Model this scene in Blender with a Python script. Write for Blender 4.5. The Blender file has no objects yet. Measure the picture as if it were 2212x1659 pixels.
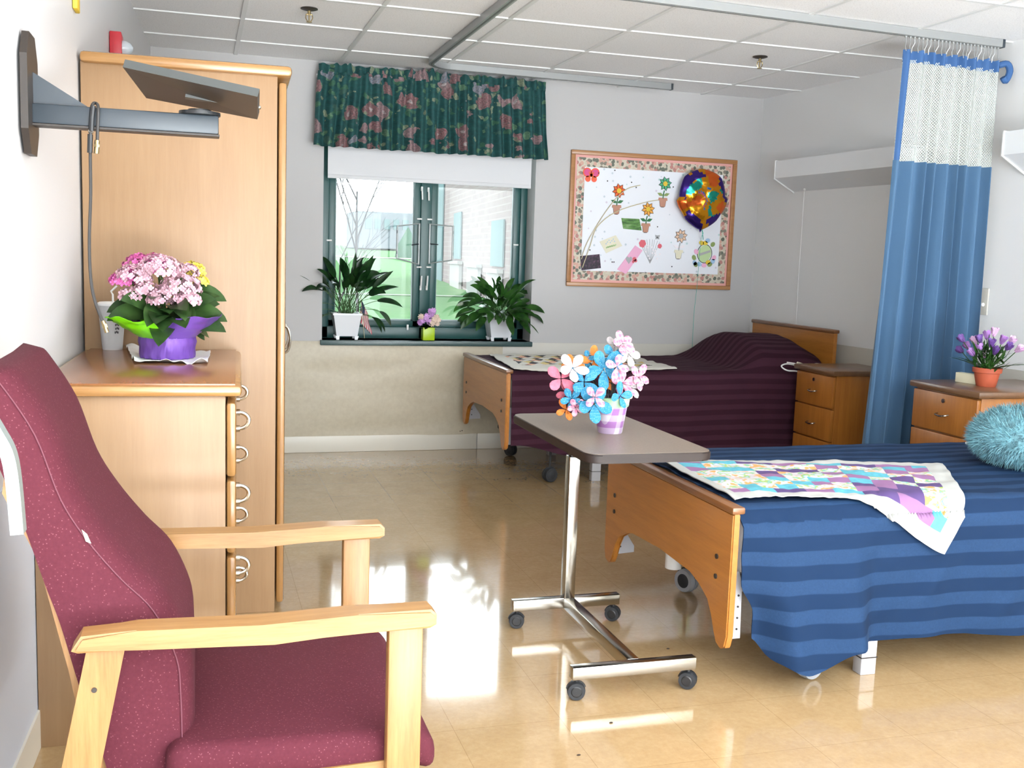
import bpy, bmesh, math, random
from mathutils import Vector, Matrix, noise, Euler
random.seed(7)
SC = bpy.context.scene
COL = SC.collection
PI = math.pi
# ---------------------------------------------------------------- camera
W, HH, F = 2212, 1659, 2243.6
YAW, PITCH, ROLL = math.radians(16.9605), math.radians(-7.004), math.radians(1.9255)
CAM = Vector((0.257, -6.5496, 1.2728))
fw = Vector((math.sin(YAW)*math.cos(PITCH), math.cos(YAW)*math.cos(PITCH), math.sin(PITCH)))
rt0 = Vector((math.cos(YAW), -math.sin(YAW), 0)); up0 = rt0.cross(fw)
rt = math.cos(ROLL)*rt0 + math.sin(ROLL)*up0
up = -math.sin(ROLL)*rt0 + math.cos(ROLL)*up0
cd = bpy.data.cameras.new('camera'); co = bpy.data.objects.new('camera', cd); COL.objects.link(co)
cd.sensor_width = 36; cd.lens = F*36/W; cd.clip_start = 0.02; cd.clip_end = 500
co.matrix_world = Matrix(((rt.x, up.x, -fw.x, CAM.x), (rt.y, up.y, -fw.y, CAM.y), (rt.z, up.z, -fw.z, CAM.z), (0, 0, 0, 1)))
SC.camera = co
def at(px, py, x=None, y=None, z=None):
    """place in the room seen at a pixel of the photograph, on a known plane"""
    v = rt*((px-W/2)/F) + up*(-(py-HH/2)/F) + fw
    t = (x-CAM.x)/v.x if x is not None else (y-CAM.y)/v.y if y is not None else (z-CAM.z)/v.z
    return CAM + v*t
# ---------------------------------------------------------------- world, lights, exposure
wd = bpy.data.worlds.new('sky'); SC.world = wd; wd.use_nodes = True
bgn = wd.node_tree.nodes['Background']; bgn.inputs[0].default_value = (0.86, 0.94, 1.0, 1); bgn.inputs[1].default_value = 12.0
def area(name, loc, rot, sx, sy, power, color=(1, 1, 1)):
    l = bpy.data.lights.new(name, 'AREA'); l.shape = 'RECTANGLE'; l.size = sx; l.size_y = sy; l.energy = power; l.color = color
    o = bpy.data.objects.new(name, l); COL.objects.link(o); o.location = loc; o.rotation_euler = rot
    return o
fl = area('camera_flash', CAM + up*0.05 + rt*0.03, (0, 0, 0), 0.05, 0.03, 6, (1.0, 0.975, 0.94))
fl.rotation_euler = co.matrix_world.to_euler()
dl = area('fill_light_rear', (1.75, -11.4, 1.0), (PI/2, 0, 0), 3.2, 1.9, 90, (0.84, 0.93, 1.0))  # added fill light behind the camera, an invented source
upl = area('fill_light_up', (1.9, -9.2, 0.02), (PI, 0, 0), 3.2, 3.2, 1900, (0.83, 0.925, 1.0))  # added upward fill near floor level, brightens the ceiling
SC.view_settings.view_transform = 'Standard'; SC.view_settings.look = 'None'
SC.view_settings.exposure = -0.36; SC.view_settings.gamma = 1.0
SC.view_settings.use_curve_mapping = False
# ---------------------------------------------------------------- materials
def L(c):
    return tuple(((v/255)/12.92 if v/255 <= .04045 else ((v/255+.055)/1.055)**2.4) for v in c) + (1,)
class NT:
    def __init__(s, name):
        s.m = bpy.data.materials.new(name); s.m.use_nodes = True; s.t = s.m.node_tree
        s.b = s.t.nodes['Principled BSDF']; s.out = s.t.nodes['Material Output']
    def n(s, typ, **kw):
        nd = s.t.nodes.new(typ)
        for k, v in kw.items():
            if k.startswith('i_'):
                nd.inputs[int(k[2:]) if k[2:].isdigit() else k[2:]].default_value = v
            else: setattr(nd, k, v)
        return nd
    def l(s, a, b): s.t.links.new(a, b)
    def coords(s, kind='Object', scale=(1, 1, 1), rot=(0, 0, 0)):
        tc = s.n('ShaderNodeTexCoord'); mp = s.n('ShaderNodeMapping')
        mp.inputs['Scale'].default_value = scale; mp.inputs['Rotation'].default_value = rot
        s.l(tc.outputs[kind], mp.inputs[0]); return mp.outputs[0]
    def ramp(s, fac, stops, interp='LINEAR'):
        r = s.n('ShaderNodeValToRGB'); cr = r.color_ramp; cr.interpolation = interp
        while len(cr.elements) < len(stops): cr.elements.new(0.5)
        for e, (p, c) in zip(cr.elements, stops): e.position = p; e.color = c if len(c) == 4 else L(c)
        s.l(fac, r.inputs[0]); return r.outputs[0]
    def noise(s, vec, scale, detail=3, rough=.5, dist=0):
        n = s.n('ShaderNodeTexNoise'); n.inputs['Scale'].default_value = scale; n.inputs['Detail'].default_value = detail
        n.inputs['Roughness'].default_value = rough; n.inputs['Distortion'].default_value = dist; s.l(vec, n.inputs['Vector']); return n.outputs['Fac']
    def vor(s, vec, scale, out='Distance', feat='F1'):
        n = s.n('ShaderNodeTexVoronoi', feature=feat); n.inputs['Scale'].default_value = scale; s.l(vec, n.inputs['Vector']); return n.outputs[out]
    def math(s, op, a, b=None):
        n = s.n('ShaderNodeMath', operation=op)
        for i, v in enumerate((a, b)):
            if v is None: continue
            if isinstance(v, (int, float)): n.inputs[i].default_value = v
            else: s.l(v, n.inputs[i])
        return n.outputs[0]
    def mix(s, fac, a, b, mode='MIX'):
        n = s.n('ShaderNodeMix', data_type='RGBA', blend_type=mode)
        for i, v in ((0, fac), (6, a), (7, b)):
            if isinstance(v, (int, float)): n.inputs[i].default_value = v
            elif isinstance(v, tuple): n.inputs[i].default_value = v if len(v) == 4 else L(v)
            else: s.l(v, n.inputs[i])
        return n.outputs[2]
    def bump(s, h, strength=.3, dist=.01):
        b = s.n('ShaderNodeBump'); b.inputs['Strength'].default_value = strength; b.inputs['Distance'].default_value = dist
        s.l(h, b.inputs['Height']); s.l(b.outputs[0], s.b.inputs['Normal'])
    def color(s, c): s.l(c, s.b.inputs['Base Color'])
    def sep(s, vec):
        n = s.n('ShaderNodeSeparateXYZ'); s.l(vec, n.inputs[0]); return n.outputs
def plain(name, c, rough=.5, metal=0, bump=0, bscale=60, coat=0, var=0.0, sheen=0, trans=0):
    t = NT(name); b = t.b
    b.inputs['Base Color'].default_value = L(c); b.inputs['Roughness'].default_value = rough; b.inputs['Metallic'].default_value = metal
    b.inputs['Coat Weight'].default_value = coat; b.inputs['Sheen Weight'].default_value = sheen
    if trans: b.inputs['Subsurface Weight'].default_value = trans; b.inputs['Subsurface Radius'].default_value = (.01, .01, .01)
    if bump or var:
        n = t.noise(t.coords(), bscale, 3)
        if bump: t.bump(n, bump, .002)
        if var: t.color(t.ramp(n, [(0.3, tuple(max(0, v*(1-var)) for v in c)), (0.7, tuple(min(255, v*(1+var)) for v in c))]))
    return t.m
def wood(name, c1, c2, axis='z', rough=.35, coat=.2, scale=1.0):
    t = NT(name); sc = {'x': (1, 14, 14), 'y': (14, 1, 14), 'z': (14, 14, 1)}[axis]
    v = t.coords('Object', tuple(k*scale for k in sc))
    a = t.noise(v, 2.2, 5, .6, .3); b = t.noise(v, 11, 3, .6)
    f = t.math('ADD', t.math('MULTIPLY', a, .7), t.math('MULTIPLY', b, .3))
    t.color(t.ramp(f, [(.3, c1), (.7, c2)])); t.b.inputs['Roughness'].default_value = rough; t.b.inputs['Coat Weight'].default_value = coat
    t.b.inputs['Coat Roughness'].default_value = .25
    t.bump(b, .06, .001); return t.m
M = {}
# walls: painted, faint stipple
def wallmat(name, c):
    t = NT(name); v = t.coords(); n = t.noise(v, 70, 4, .7); n2 = t.noise(v, 1.3, 3)
    t.color(t.mix(t.math('MULTIPLY', n2, .25), c, tuple(max(0, k-14) for k in c)))
    t.b.inputs['Roughness'].default_value = .6; t.bump(n, .15, .003); return t.m
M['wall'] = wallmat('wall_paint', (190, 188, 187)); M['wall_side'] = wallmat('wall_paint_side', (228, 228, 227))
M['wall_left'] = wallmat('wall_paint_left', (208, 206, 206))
M['shade_blue'] = wallmat('wall_shade_blue', (206, 212, 224))  # bluish shade on the left wall put into the colour
t = NT('ceiling_tile'); v = t.coords(); n = t.noise(v, 160, 4, .8); n2 = t.vor(v, 220)
t.color(t.ramp(n, [(.34, (214, 213, 212)), (.46, (244, 243, 243)), (.7, (248, 247, 247))])); t.b.inputs['Roughness'].default_value = .9
t.bump(t.math('ADD', n, n2), .12, .002); M['ceil'] = t.m
M['tbar'] = plain('ceiling_bar_white', (226, 226, 224), .35)
# floor: waxed vinyl tile
t = NT('vinyl_floor'); v = t.coords(); n = t.noise(v, 9, 6, .7, .6); n2 = t.noise(v, 55, 4, .7)
base = t.ramp(t.math('ADD', t.math('MULTIPLY', n, .5), t.math('MULTIPLY', n2, .5)), [(.35, (170, 140, 101)), (.5, (178, 149, 109)), (.66, (187, 159, 120))])
br = t.n('ShaderNodeTexBrick', offset=0.0); br.inputs['Scale'].default_value = 1; br.inputs['Brick Width'].default_value = .305; br.inputs['Row Height'].default_value = .305
br.inputs['Mortar Size'].default_value = .0012; br.inputs['Mortar Smooth'].default_value = .3; t.l(v, br.inputs['Vector'])
br.inputs['Color1'].default_value = (1, 1, 1, 1); br.inputs['Color2'].default_value = (.96, .955, .95, 1); br.inputs['Mortar'].default_value = (.78, .75, .7, 1)
t.color(t.mix(1.0, base, br.outputs['Color'], 'MULTIPLY'))
t.l(t.math('ADD', t.math('MULTIPLY', t.noise(v, 3, 4), .10), .05), t.b.inputs['Roughness'])
t.b.inputs['Coat Weight'].default_value = .6; t.b.inputs['Coat Roughness'].default_value = .05; t.b.inputs['IOR'].default_value = 1.5
t.bump(t.noise(v, 4.0, 2), .05, .012); M['floor'] = t.m
# wall guard vinyl, slightly rippled
t = NT('cream_vinyl'); v = t.coords('Object', (1, 1, 4)); n = t.noise(v, 1.6, 3, .5, .8)
t.color(t.ramp(t.noise(t.coords(), 40, 3), [(.3, (188, 177, 154)), (.7, (196, 186, 163))])); t.b.inputs['Roughness'].default_value = .38
t.bump(n, .04, .02); M['vinyl'] = t.m
M['vinyl_grey'] = plain('grey_vinyl', (196, 192, 182), .45)
M['basewhite'] = plain('baseboard_white', (226, 221, 208), .35, bump=.1, bscale=8)
M['oak'] = wood('light_oak', (144, 112, 80), (156, 125, 92), coat=.03, rough=.45); M['oak_x'] = wood('light_oak_edge', (142, 98, 50), (174, 132, 82), 'x', .25, .5)
M['oak_y'] = wood('light_oak_top_edge', (190, 140, 78), (220, 180, 120), 'y', .25, .5)
M['oak_edge'] = wood('light_oak_rounded', (138, 96, 50), (166, 124, 74), 'z', .25, .5)
M['dresser_top'] = wood('dresser_top_brown', (124, 76, 40), (142, 92, 52), 'y', .25, .4)
M['chairwood'] = wood('chair_oak', (132, 92, 48), (166, 126, 78), 'x', .4, .1, 2); M['chairwood_z'] = wood('chair_oak_upright', (130, 90, 46), (162, 120, 72), 'z', .4, .1, 2)
M['bedwood'] = wood('bed_maple', (158, 98, 36), (184, 120, 50), 'y', .35, .3); M['bedcap'] = wood('bed_cap_brown', (104, 66, 38), (136, 88, 50), 'y', .3, .4)
M['bededge'] = wood('bed_edge', (150, 88, 34), (186, 118, 54), 'z', .3, .4)
M['nightwood'] = wood('nightstand_wood', (150, 90, 30), (176, 112, 44), 'z', .4, .2); M['nighttop'] = wood('nightstand_top', (96, 68, 46), (122, 88, 60), 'y', .3, .3)
# burgundy upholstery with pale flecks
t = NT('burgundy_upholstery'); v = t.coords(); vd = t.vor(v, 170); n = t.noise(v, 220, 2)
spk = t.ramp(vd, [(.0, (138, 92, 100)), (.13, (112, 66, 74)), (.2, (80, 32, 42)), (1, (74, 28, 38))])
t.color(t.mix(t.math('MULTIPLY', t.noise(v, 300, 2), .5), spk, (86, 36, 48))); t.b.inputs['Roughness'].default_value = .85; t.b.inputs['Specular IOR Level'].default_value = .2
t.bump(n, .25, .002); M['burg'] = t.m
M['seam'] = plain('seam_thread', (104, 56, 68), .8)
M['blackplastic'] = plain('black_plastic', (34, 35, 37), .4); M['rubber'] = plain('dark_rubber', (40, 42, 46), .6)
M['greyrubber'] = plain('grey_rubber', (150, 152, 156), .5)
M['chrome'] = plain('chrome', (176, 173, 166), .2, 1); M['brushed'] = plain('brushed_nickel', (196, 190, 178), .22, 1, bump=.05)
M['whitemetal'] = plain('white_metal', (182, 182, 186), .35); M['greymetal'] = plain('grey_metal_track', (164, 166, 166), .35, .4)
M['trackgrey'] = plain('hatch_grey', (176, 182, 182), .35); M['trackdark'] = plain('track_slot', (110, 112, 110), .5)
M['armgrey'] = plain('blue_grey_metal', (48, 56, 63), .4); M['armdark'] = plain('dark_brown_metal', (46, 39, 34), .45)
M['traydark'] = plain('tray_underside', (58, 49, 41), .45); M['trayedge'] = plain('tray_edge_grey', (70, 73, 72), .45)
M['cable'] = plain('grey_cable', (50, 48, 47), .5); M['brass'] = plain('connector_metal', (170, 150, 110), .3, 1)
M['wframe'] = plain('dark_green_frame', (32, 78, 76), .35); M['sill'] = plain('sill_stone_green', (62, 84, 84), .3, var=.12, bscale=200)
M['wtrim'] = plain('window_gasket', (148, 164, 164), .4)
M['blind'] = plain('blind_white', (216, 216, 218), .7, bump=.05); M['white'] = plain('white_plastic', (232, 232, 230), .35)
M['pot_white'] = plain('white_ceramic_pot', (224, 226, 230), .25); M['soil'] = plain('soil', (58, 44, 34), .9)
def leafmat(name, a, b):
    t = NT(name); v = t.coords(); t.color(t.ramp(t.noise(v, 18, 3), [(.35, a), (.68, b)])); t.b.inputs['Roughness'].default_value = .3
    t.b.inputs['Coat Weight'].default_value = .15; return t.m
M['leaf'] = leafmat('dark_leaf', (16, 48, 22), (42, 92, 40)); M['leaf2'] = leafmat('mid_leaf', (30, 74, 26), (70, 124, 48)); M['kleaf'] = leafmat('kalanchoe_leaf', (52, 84, 44), (84, 120, 62))
M['stem'] = plain('green_stem', (56, 88, 38), .6)
M['foil_p'] = plain('purple_foil', (118, 78, 170), .28, .25, bump=.6, bscale=22); M['foil_g'] = plain('lime_foil', (130, 224, 16), .32, .1, bump=.5, bscale=20)
M['napkin'] = plain('paper_napkin', (226, 226, 224), .8); M['cup'] = plain('foam_cup', (198, 198, 198), .5)
M['k_pink'] = plain('floret_pale_pink', (202, 160, 172), .6, var=.1, bscale=60); M['k_mag'] = plain('floret_magenta', (206, 98, 160), .6, var=.12, bscale=60)
M['k_yel'] = plain('floret_yellow', (226, 206, 84), .6, var=.1, bscale=60)
M['lime'] = plain('lime_cube', (168, 200, 20), .3); M['lilac'] = plain('lilac_petals', (204, 156, 214), .6, var=.1); M['cream_petal'] = plain('cream_petals', (232, 208, 190), .6)
# cloths with woven stripes, driven by the cloth's own v coordinate
def spreadmat(name, a, b, period, rough=.6):
    t = NT(name); uv = t.coords('UV'); s = t.sep(uv); w = t.math('FRACT', t.math('DIVIDE', s[1], period))
    m = t.ramp(w, [(0, (0, 0, 0, 1)), (.48, (0, 0, 0, 1)), (.52, (1, 1, 1, 1)), (.97, (1, 1, 1, 1)), (1, (0, 0, 0, 1))])
    nn = t.noise(t.coords('UV', (60, 60, 60)), 1.6, 3, .6, 2)
    t.color(t.mix(m, a, t.mix(t.math('MULTIPLY', nn, .7), b, a)))
    t.l(t.math('SUBTRACT', rough+.3, t.math('MULTIPLY', m, .15)), t.b.inputs['Roughness']); t.b.inputs['Specular IOR Level'].default_value = .15
    t.bump(t.noise(t.coords('UV', (900, 900, 900)), 1, 2), .12, .001); return t.m
M['bluespread'] = spreadmat('blue_bedspread', (22, 42, 70), (36, 62, 96), .085)
M['plumspread'] = spreadmat('plum_bedspread', (50, 24, 36), (68, 36, 50), .06)
M['bluecurtain'] = plain('blue_curtain_cloth', (68, 102, 134), .8, bump=.2, bscale=400, sheen=.1); M['blueband'] = plain('blue_band', (54, 92, 142), .75)
t = NT('curtain_mesh'); v = t.coords('UV', (95, 95, 95), (0, 0, PI/4)); s = t.sep(v)
gx = t.math('PINGPONG', s[0], .5); gy = t.math('PINGPONG', s[1], .5); mn = t.math('MINIMUM', gx, gy)
hole = t.math('GREATER_THAN', mn, .13)
t.b.inputs['Base Color'].default_value = L((206, 212, 206)); t.b.inputs['Roughness'].default_value = .8
tr = t.n('ShaderNodeBsdfTransparent'); mx = t.n('ShaderNodeMixShader'); t.l(hole, mx.inputs[0]); t.l(t.b.outputs[0], mx.inputs[1]); t.l(tr.outputs[0], mx.inputs[2]); t.l(mx.outputs[0], t.out.inputs[0])
M['net'] = t.m
# valance print
t = NT('floral_valance'); v0 = t.coords('UV', (1, 1, 1)); nz = t.n('ShaderNodeTexNoise'); nz.inputs['Scale'].default_value = 14; nz.inputs['Detail'].default_value = 3; t.l(v0, nz.inputs['Vector'])
vv = t.n('ShaderNodeVectorMath', operation='MULTIPLY_ADD'); t.l(nz.outputs['Color'], vv.inputs[0]); vv.inputs[1].default_value = (.10, .10, .1); t.l(v0, vv.inputs[2]); vw = vv.outputs[0]
d1 = t.vor(vw, 21); c1 = t.vor(vw, 21, 'Color'); sc1 = t.sep(c1)
base = t.mix(t.ramp(t.noise(v0, 40, 3), [(.35, (0, 0, 0, 1)), (.7, (1, 1, 1, 1))]), (18, 66, 68), (30, 88, 86))
leafc = t.ramp(sc1[0], [(0, (62, 104, 80)), (.35, (92, 126, 98)), (.6, (128, 136, 112)), (.85, (60, 94, 84))], 'CONSTANT')
m1 = t.math('MULTIPLY', t.math('LESS_THAN', d1, .42), t.math('GREATER_THAN', sc1[1], .3))
colr = t.mix(m1, base, leafc)
d2 = t.vor(vw, 8.5); c2 = t.sep(t.vor(vw, 8.5, 'Color'))
flc = t.ramp(c2[0], [(0, (122, 66, 74)), (.3, (134, 104, 110)), (.55, (108, 54, 64)), (.8, (104, 124, 142))], 'CONSTANT')
rings = t.ramp(t.math('FRACT', t.math('MULTIPLY', d2, 11)), [(0, (0, 0, 0, 1)), (.5, (1, 1, 1, 1))])
fl2 = t.mix(t.math('MULTIPLY', rings, .5), flc, (168, 140, 138)); fl2 = t.mix(t.math('MULTIPLY', t.math('LESS_THAN', d2, .12), .7), fl2, (190, 180, 178))
m2 = t.math('MULTIPLY', t.math('LESS_THAN', d2, .44), t.math('GREATER_THAN', c2[1], .34))
t.color(t.mix(m2, colr, fl2)); t.b.inputs['Roughness'].default_value = .8; t.color(t.mix(t.ramp(t.noise(v0, 90, 3, .6), [(.42, (0, 0, 0, 1)), (.62, (.5, .5, .5, 1))]), t.mix(m2, colr, fl2), (40, 74, 72))); M['valance'] = t.m
# pinboard floral border
t = NT('floral_border_paper'); v = t.coords(); d = t.vor(v, 44); c = t.sep(t.vor(v, 44, 'Color'))
t.color(t.mix(t.math('LESS_THAN', d, .62), (206, 198, 180), t.ramp(c[0], [(0, (104, 108, 96)), (.22, (204, 160, 144)), (.45, (132, 126, 112)), (.62, (200, 190, 170)), (.8, (184, 130, 122))], 'CONSTANT'))); M['border'] = t.m
t = NT('sprigged_paper'); v = t.coords(); d = t.vor(v, 17); c = t.sep(t.vor(v, 17, 'Color'))
t.color(t.mix(t.math('LESS_THAN', d, .13), (232, 234, 240), t.ramp(c[0], [(0, (196, 206, 214)), (.4, (212, 204, 216)), (.7, (190, 214, 214))], 'CONSTANT'))); M['sprig'] = t.m
M['pink'] = plain('pink_paper', (226, 168, 160), .7); M['boardwood'] = wood('board_frame_wood', (158, 108, 66), (184, 134, 86), 'x')
for nm, c in dict(orange=(232, 104, 48), green=(84, 172, 128), amber=(236, 166, 72), peach=(232, 196, 168), dgreen=(56, 118, 72), mgreen=(140, 160, 96), clay=(190, 138, 116), yellow=(226, 192, 60), ink=(52, 44, 48), magenta=(216, 84, 140),
                  hot=(238, 100, 70), blue=(60, 128, 200), teal=(40, 168, 150), violet=(70, 44, 132), gold=(206, 150, 20), cream=(226, 220, 196), black=(28, 26, 34), red=(190, 40, 52), pinkcard=(236, 176, 206), silver=(172, 172, 174), aqua=(150, 206, 214), rose=(220, 104, 116), straw=(206, 194, 160), lblue=(164, 196, 226), lgreen=(190, 214, 160), navy=(40, 52, 84), pale=(238, 232, 236)).items():
    M[nm] = plain('paper_'+nm, c, .65)
for nm in ('gold', 'violet', 'teal', 'orange', 'blue', 'magenta'):
    c = dict(gold=(208, 140, 20), violet=(62, 40, 128), teal=(36, 160, 140), orange=(226, 104, 40), blue=(56, 120, 196), magenta=(210, 96, 150))[nm]
    M['foil_'+nm] = plain('balloon_foil_'+nm, c, .2, .75, bump=.5, bscale=30)
# petal cloths
def gingham(name, a, b, sc):
    t = NT(name); s = t.sep(t.coords('Object', (sc, sc, sc)))
    f = t.math('ADD', t.math('GREATER_THAN', t.math('FRACT', t.math('ADD', s[0], s[1])), .5), t.math('GREATER_THAN', t.math('FRACT', s[2]), .5))
    t.color(t.mix(t.math('MULTIPLY', f, .5), a, b)); t.b.inputs['Roughness'].default_value = .8; return t.m
M['p_blue'] = None
t = NT('blue_dotted_cloth'); v = t.coords('Object', (210, 210, 210)); d = t.vor(v, 1); t.t.nodes[-1].inputs['Randomness'].default_value = 0
t.color(t.ramp(d, [(.22, (124, 172, 190)), (.34, (40, 122, 158))])); t.b.inputs['Roughness'].default_value = .8; M['p_blue'] = t.m
M['p_pink'] = gingham('pink_gingham', (188, 160, 170), (184, 104, 130), 60); M['p_white'] = plain('white_petal_cloth', (178, 170, 170), .8)
M['p_solid'] = plain('pink_petal_cloth', (196, 104, 124), .8, var=.06, bscale=90); M['p_orange'] = plain('orange_petal_cloth', (200, 116, 48), .8, var=.06, bscale=60)
M['pot_ging'] = gingham('lilac_gingham', (186, 178, 188), (144, 98, 152), 24); M['pot_rim'] = plain('pale_green_rim', (150, 182, 146), .5)
M['wire'] = plain('dark_green_wire', (38, 42, 36), .5)
M['laminate'] = plain('taupe_laminate', (124, 110, 97), .38, var=.05, bscale=160, coat=.05); M['lamedge'] = plain('dark_brown_edge', (36, 24, 20), .55)
M['terra'] = plain('terracotta', (176, 84, 56), .6); M['tulip'] = plain('tulip_lilac', (168, 120, 190), .5, var=.15, bscale=30); M['tulip2'] = plain('tulip_purple', (104, 70, 140), .5, var=.15, bscale=30); M['tulip3'] = plain('tulip_pink', (208, 166, 204), .5)
M['fluff'] = plain('aqua_fluff', (102, 148, 158), .6, var=.22, bscale=30, sheen=.1)
M['sheet'] = plain('white_sheet', (214, 212, 210), .8)
t = NT('quilt_floral'); v = t.coords('Object', (1, 1, 1)); n = t.n('ShaderNodeTexNoise'); n.inputs['Scale'].default_value = 26; n.inputs['Detail'].default_value = 2; t.l(v, n.inputs['Vector'])
t.color(t.ramp(n.outputs['Fac'], [(.0, (226, 150, 84)), (.38, (206, 150, 90)), (.43, (196, 190, 194)), (.52, (192, 186, 192)), (.57, (154, 178, 60)), (.62, (104, 176, 184)), (.66, (194, 190, 196))])); t.b.inputs['Roughness'].default_value = .85; M['q_floral'] = t.m
M['q_purple'] = plain('quilt_purple', (82, 62, 112), .85); M['q_mauve'] = plain('quilt_mauve', (138, 98, 138), .85); M['q_aqua'] = plain('quilt_aqua', (84, 160, 176), .85, var=.06, bscale=60); M['q_white'] = plain('quilt_white', (174, 174, 170), .85, bump=.3, bscale=50)
M['q_cream'] = plain('quilt_cream', (206, 202, 192), .85, bump=.3, bscale=50); M['q_black'] = plain('quilt_black', (34, 32, 40), .85); M['q_gold'] = plain('quilt_gold', (206, 184, 120), .85); M['q_peach'] = plain('quilt_peach', (220, 168, 140), .85)
# glass
t = NT('window_glass'); g = t.n('ShaderNodeBsdfGlossy'); g.inputs['Roughness'].default_value = .02; tr = t.n('ShaderNodeBsdfTransparent'); tr.inputs[0].default_value = (.96, .98, .98, 1)
fr = t.n('ShaderNodeFresnel'); fr.inputs[0].default_value = 1.45; mx = t.n('ShaderNodeMixShader'); t.l(fr.outputs[0], mx.inputs[0]); t.l(tr.outputs[0], mx.inputs[1]); t.l(g.outputs[0], mx.inputs[2]); t.l(mx.outputs[0], t.out.inputs[0]); M['glass'] = t.m
# outdoors
t = NT('lawn_grass'); v = t.coords(); n = t.noise(v, 1.2, 6, .7); t.color(t.ramp(n, [(.3, (58, 82, 56)), (.7, (72, 96, 66))])); t.b.inputs['Roughness'].default_value = .9; t.b.inputs['Specular IOR Level'].default_value = 0; M['lawn'] = t.m
M['path'] = plain('path_concrete', (120, 120, 116), .8)
t = NT('pale_brick'); br = t.n('ShaderNodeTexBrick'); br.inputs['Scale'].default_value = 1; br.inputs['Brick Width'].default_value = .42; br.inputs['Row Height'].default_value = .2; br.inputs['Mortar Size'].default_value = .02
cv = t.n('ShaderNodeCombineXYZ'); s = t.sep(t.coords()); t.l(s[1], cv.inputs[0]); t.l(s[2], cv.inputs[1]); t.l(cv.outputs[0], br.inputs['Vector'])
br.inputs['Color1'].default_value = L((104, 95, 92)); br.inputs['Color2'].default_value = L((98, 89, 87)); br.inputs['Mortar'].default_value = L((108, 102, 99)); t.color(br.outputs['Color']); t.b.inputs['Specular IOR Level'].default_value = 0; M['brick'] = t.m
M['stone'] = plain('pale_stone', (118, 118, 114), .8); M['tealglass'] = plain('teal_window', (82, 98, 98), .3); M['farwall'] = plain('far_wall', (94, 98, 101), .8); M['bark'] = plain('pale_bark', (34, 32, 32), .9)
M['conifer'] = plain('conifer', (50, 72, 58), .9)
M['lit'] = plain('fixture_enamel', (228, 230, 232), .4); M['diffuser'] = plain('fixture_diffuser', (214, 214, 212), .5)
M['alarm_red'] = plain('alarm_red', (196, 48, 58), .4); M['strobe'] = plain('strobe_clear', (200, 208, 214), .1)
M['steelblur'] = plain('brushed_lever', (150, 160, 158), .4, .6)
M['card_cream'] = plain('cream_box', (232, 226, 196), .6)
for k in ('path', 'stone', 'farwall', 'bark', 'conifer', 'tealglass'): M[k].node_tree.nodes['Principled BSDF'].inputs['Specular IOR Level'].default_value = 0
# ---------------------------------------------------------------- mesh helpers
def box(bm, c, s, bev=0, rot=None, seg=2, mi=0):
    r = bmesh.ops.create_cube(bm, size=1.0); vs = r['verts']
    bmesh.ops.scale(bm, vec=s, verts=vs)
    if bev:
        es = list({e for v in vs for e in v.link_edges})
        rr = bmesh.ops.bevel(bm, geom=es, offset=min(bev, min(s)*.49), segments=seg, affect='EDGES', profile=.5); vs = list({v for f in rr['faces'] for v in f.verts} | {v for v in vs if v.is_valid})
    if rot is not None: bmesh.ops.rotate(bm, cent=(0, 0, 0), matrix=(rot if isinstance(rot, Matrix) else Euler(rot).to_matrix()), verts=vs)
    bmesh.ops.translate(bm, vec=c, verts=vs)
    if mi:
        for f in {f for v in vs for f in v.link_faces}: f.material_index = mi
    return vs
def box2(bm, a, b, bev=0, mi=0):
    a = Vector(a); b = Vector(b); return box(bm, (a+b)/2, tuple(abs(k) for k in (b-a)), bev, mi=mi)
def frame_axes(d):
    d = Vector(d).normalized(); u = Vector((0, 0, 1)) if abs(d.z) < .95 else Vector((1, 0, 0))
    a = d.cross(u).normalized(); return a, d.cross(a).normalized()
def cyl(bm, p0, p1, r0, r1=None, n=16, caps=True):
    r1 = r0 if r1 is None else r1; p0 = Vector(p0); p1 = Vector(p1); a, b = frame_axes(p1-p0)
    A = [bm.verts.new(p0+(a*math.cos(2*PI*i/n)+b*math.sin(2*PI*i/n))*r0) for i in range(n)]
    B = [bm.verts.new(p1+(a*math.cos(2*PI*i/n)+b*math.sin(2*PI*i/n))*r1) for i in range(n)]
    for i in range(n): bm.faces.new((A[i], A[(i+1) % n], B[(i+1) % n], B[i]))
    if caps: bm.faces.new(A[::-1]); bm.faces.new(B)
def tube(bm, pts, r, n=8, closed=False, rs=None, sub=0):
    pts = [Vector(p) for p in pts]
    if sub: pts = spline(pts, sub, closed)
    N = len(pts); rings = []; pa = None
    for i, p in enumerate(pts):
        q0 = pts[(i-1) % N] if (closed or i > 0) else p; q1 = pts[(i+1) % N] if (closed or i < N-1) else p
        d = (q1-q0).normalized()
        if pa is None: a, b = frame_axes(d)
        else:
            a = (pa-d*pa.dot(d)); a = a.normalized() if a.length > 1e-6 else frame_axes(d)[0]; b = d.cross(a)
        pa = a; rr = r if rs is None else rs[i] if len(rs) == N else r
        rings.append([bm.verts.new(p+(a*math.cos(2*PI*k/n)+b*math.sin(2*PI*k/n))*rr) for k in range(n)])
    for i in range(N if closed else N-1):
        A, B = rings[i], rings[(i+1) % N]
        for k in range(n): bm.faces.new((A[k], A[(k+1) % n], B[(k+1) % n], B[k]))
    if not closed: bm.faces.new(rings[0][::-1]); bm.faces.new(rings[-1])
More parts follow.
